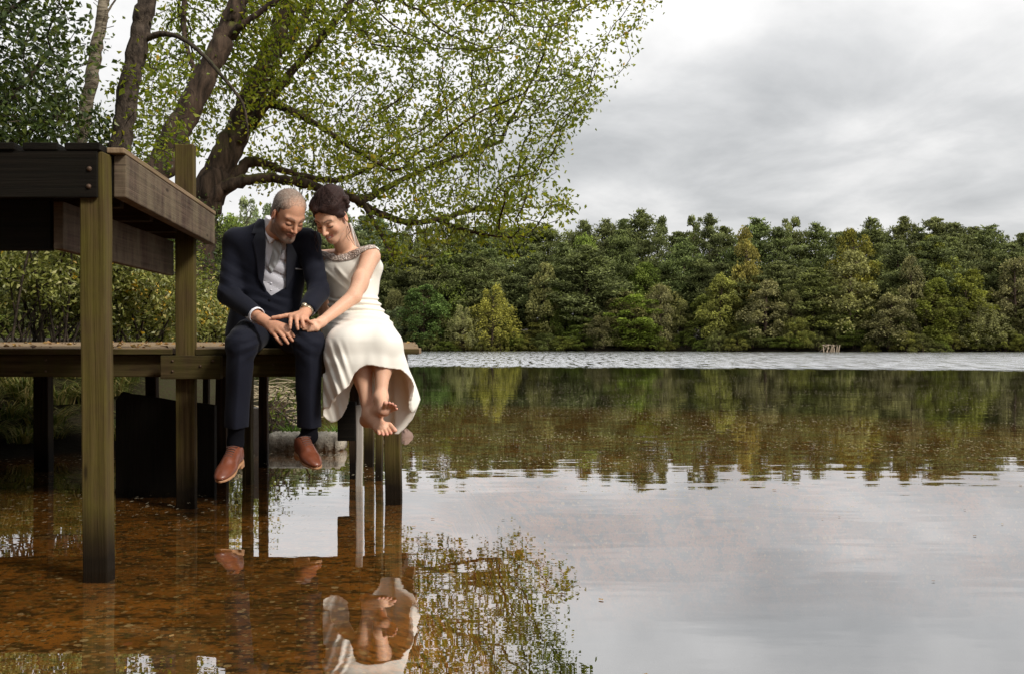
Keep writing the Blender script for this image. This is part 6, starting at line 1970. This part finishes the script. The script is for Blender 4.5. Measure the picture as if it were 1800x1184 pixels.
bb = Body().add(lambda p: np.maximum(smax(np.abs(bs0(p) - .002) - .004, bp_(p), .003), p[..., 1] - 5.87).astype(np.float32), 0)
bb.disp(lambda p: (.0018 * np.sin(p[..., 0] * 700) * np.sin(p[..., 2] * 700 + p[..., 1] * 300)).astype(np.float32))
lo, hi = bbox_px(545, 424, 672, 466, 5.6, 5.95)
sculpt("beaded_neckline", bb, lo, hi, 0.0025, M_bead, bride, smooth=0)

# ------------------------------------------------------------------ loose strands combed over both heads of hair
def on_surface(B, C, dirs, lift):
    lo_ = np.full(len(dirs), .03); hi_ = np.full(len(dirs), .20)
    for _ in range(14):
        mid = (lo_ + hi_) / 2; v = B((C + dirs * mid[:, None]).astype(np.float32))
        ins = v < 0; lo_ = np.where(ins, mid, lo_); hi_ = np.where(ins, hi_, mid)
    return C + dirs * ((lo_ + hi_) / 2 + lift)[:, None]
r = np.random.default_rng(12); pth = []
Cc = bl(0, -.03, .045)
for k in range(260):
    a0 = r.uniform(-1.25, 1.25); t_ = np.linspace(0, 1, 12)
    el = np.radians(np.interp(t_, [0, .5, 1], [r.uniform(12, 40), r.uniform(60, 88), 150 + r.uniform(-20, 15)]))
    az = a0 * (1 - .35 * t_) + .12 * np.sin(t_ * 5 + k)
    d_ = np.sin(az)[:, None] * BR[0] * np.cos(el * .8)[:, None] + np.cos(el)[:, None] * np.cos(az)[:, None] * BR[1] + np.sin(el)[:, None] * BR[2]
    n0 = r.integers(0, 5); d_ = unit(d_)[n0:n0 + r.integers(5, 8)]
    lift = r.uniform(-.0004, .0012, len(d_)) + (r.uniform() > .93) * np.linspace(0, .012, len(d_))
    pth.append((on_surface(Hb, Cc, d_, lift), np.linspace(.0011, .0004, len(d_))))
TV, TF = tube_np(pth, 3)
link("loose_strands", mesh_np("loose_strands", TV, TF), M_hairf, hb)
pth = []; Cm = hl(0, -.02, .03)
d0 = unit(r.normal(size=(1500, 3)))
L = d0 @ HR.T
d0 = d0[(L[:, 2] > -.35) & (L[:, 1] < .72) & (L[:, 2] > L[:, 1] * .9 - .2)]
P0 = on_surface(Hh, Cm, d0, np.full(len(d0), -.001))
ok = np.abs(Hh(P0.astype(np.float32))) < .003
for p, d_ in zip(P0[ok], d0[ok]):
    t1 = nrm(d_ * .8 + HR[1] * .5 + r.normal(size=3) * .25) * r.uniform(.003, .007)
    pth.append((np.stack([p, p + t1 * .5, p + t1]), A(.0007, .0006, .0003)))
TV, TF = tube_np(pth, 3)
link("short_strands", mesh_np("short_strands", TV, TF, col=np.repeat(r.uniform(.12, .5, len(pth)), 9)[:, None] * A(1, .88, .78)), M_hairm, bpy.data.objects["hair"])

# ------------------------------------------------------------------ litter
r = np.random.default_rng(66)
n = 200
C = np.stack([r.uniform(-3.4, -.6, n), r.uniform(5.72, 7.7, n), np.zeros(n)], 1)
C[:, 2] = DK + (C[:, 1] - 5.70) * .012 + .004
N = unit(r.normal(size=(n, 3)) * A(1, 1, .12)); L = r.uniform(.015, .045, n)
V, F = leaf_quads(C, N, L, L * .6, r, .3)
o = link("fallen_leaves", mesh_np("fallen_leaves", V, F, False, np.repeat(r.uniform(0, 1, n), 4)[:, None] * np.ones(3)), mat_leaf("dry_leaves", [(0, (.10, .05, .02)), (.6, (.28, .15, .05)), (1, (.45, .30, .10))], transl=.1))
tag(o, "scattered dry brown leaves on the jetty boards", "fallen leaves", None, 'stuff')
n = 150
C = np.stack([r.uniform(-2.5, 5, n), r.uniform(2.6, 12, n), np.full(n, .004)], 1)
N = unit(r.normal(size=(n, 3)) * A(1, 1, 0)); L = r.uniform(.012, .035, n)
S = np.cross(N, A(0, 0, 1.)); 
V = np.stack([C - N * L[:, None] / 2, C + S * L[:, None] * .3, C + N * L[:, None] / 2, C - S * L[:, None] * .3], 1).reshape(-1, 3)
i4 = np.arange(n) * 4
o = link("floating_leaves", mesh_np("floating_leaves", V, np.stack([i4, i4 + 1, i4 + 2, i4 + 3], 1), False, np.repeat(r.uniform(0, 1, n), 4)[:, None] * np.ones(3)), bpy.data.materials["dry_leaves"])
tag(o, "small leaves floating here and there on the still water", "floating leaves", None, 'stuff')
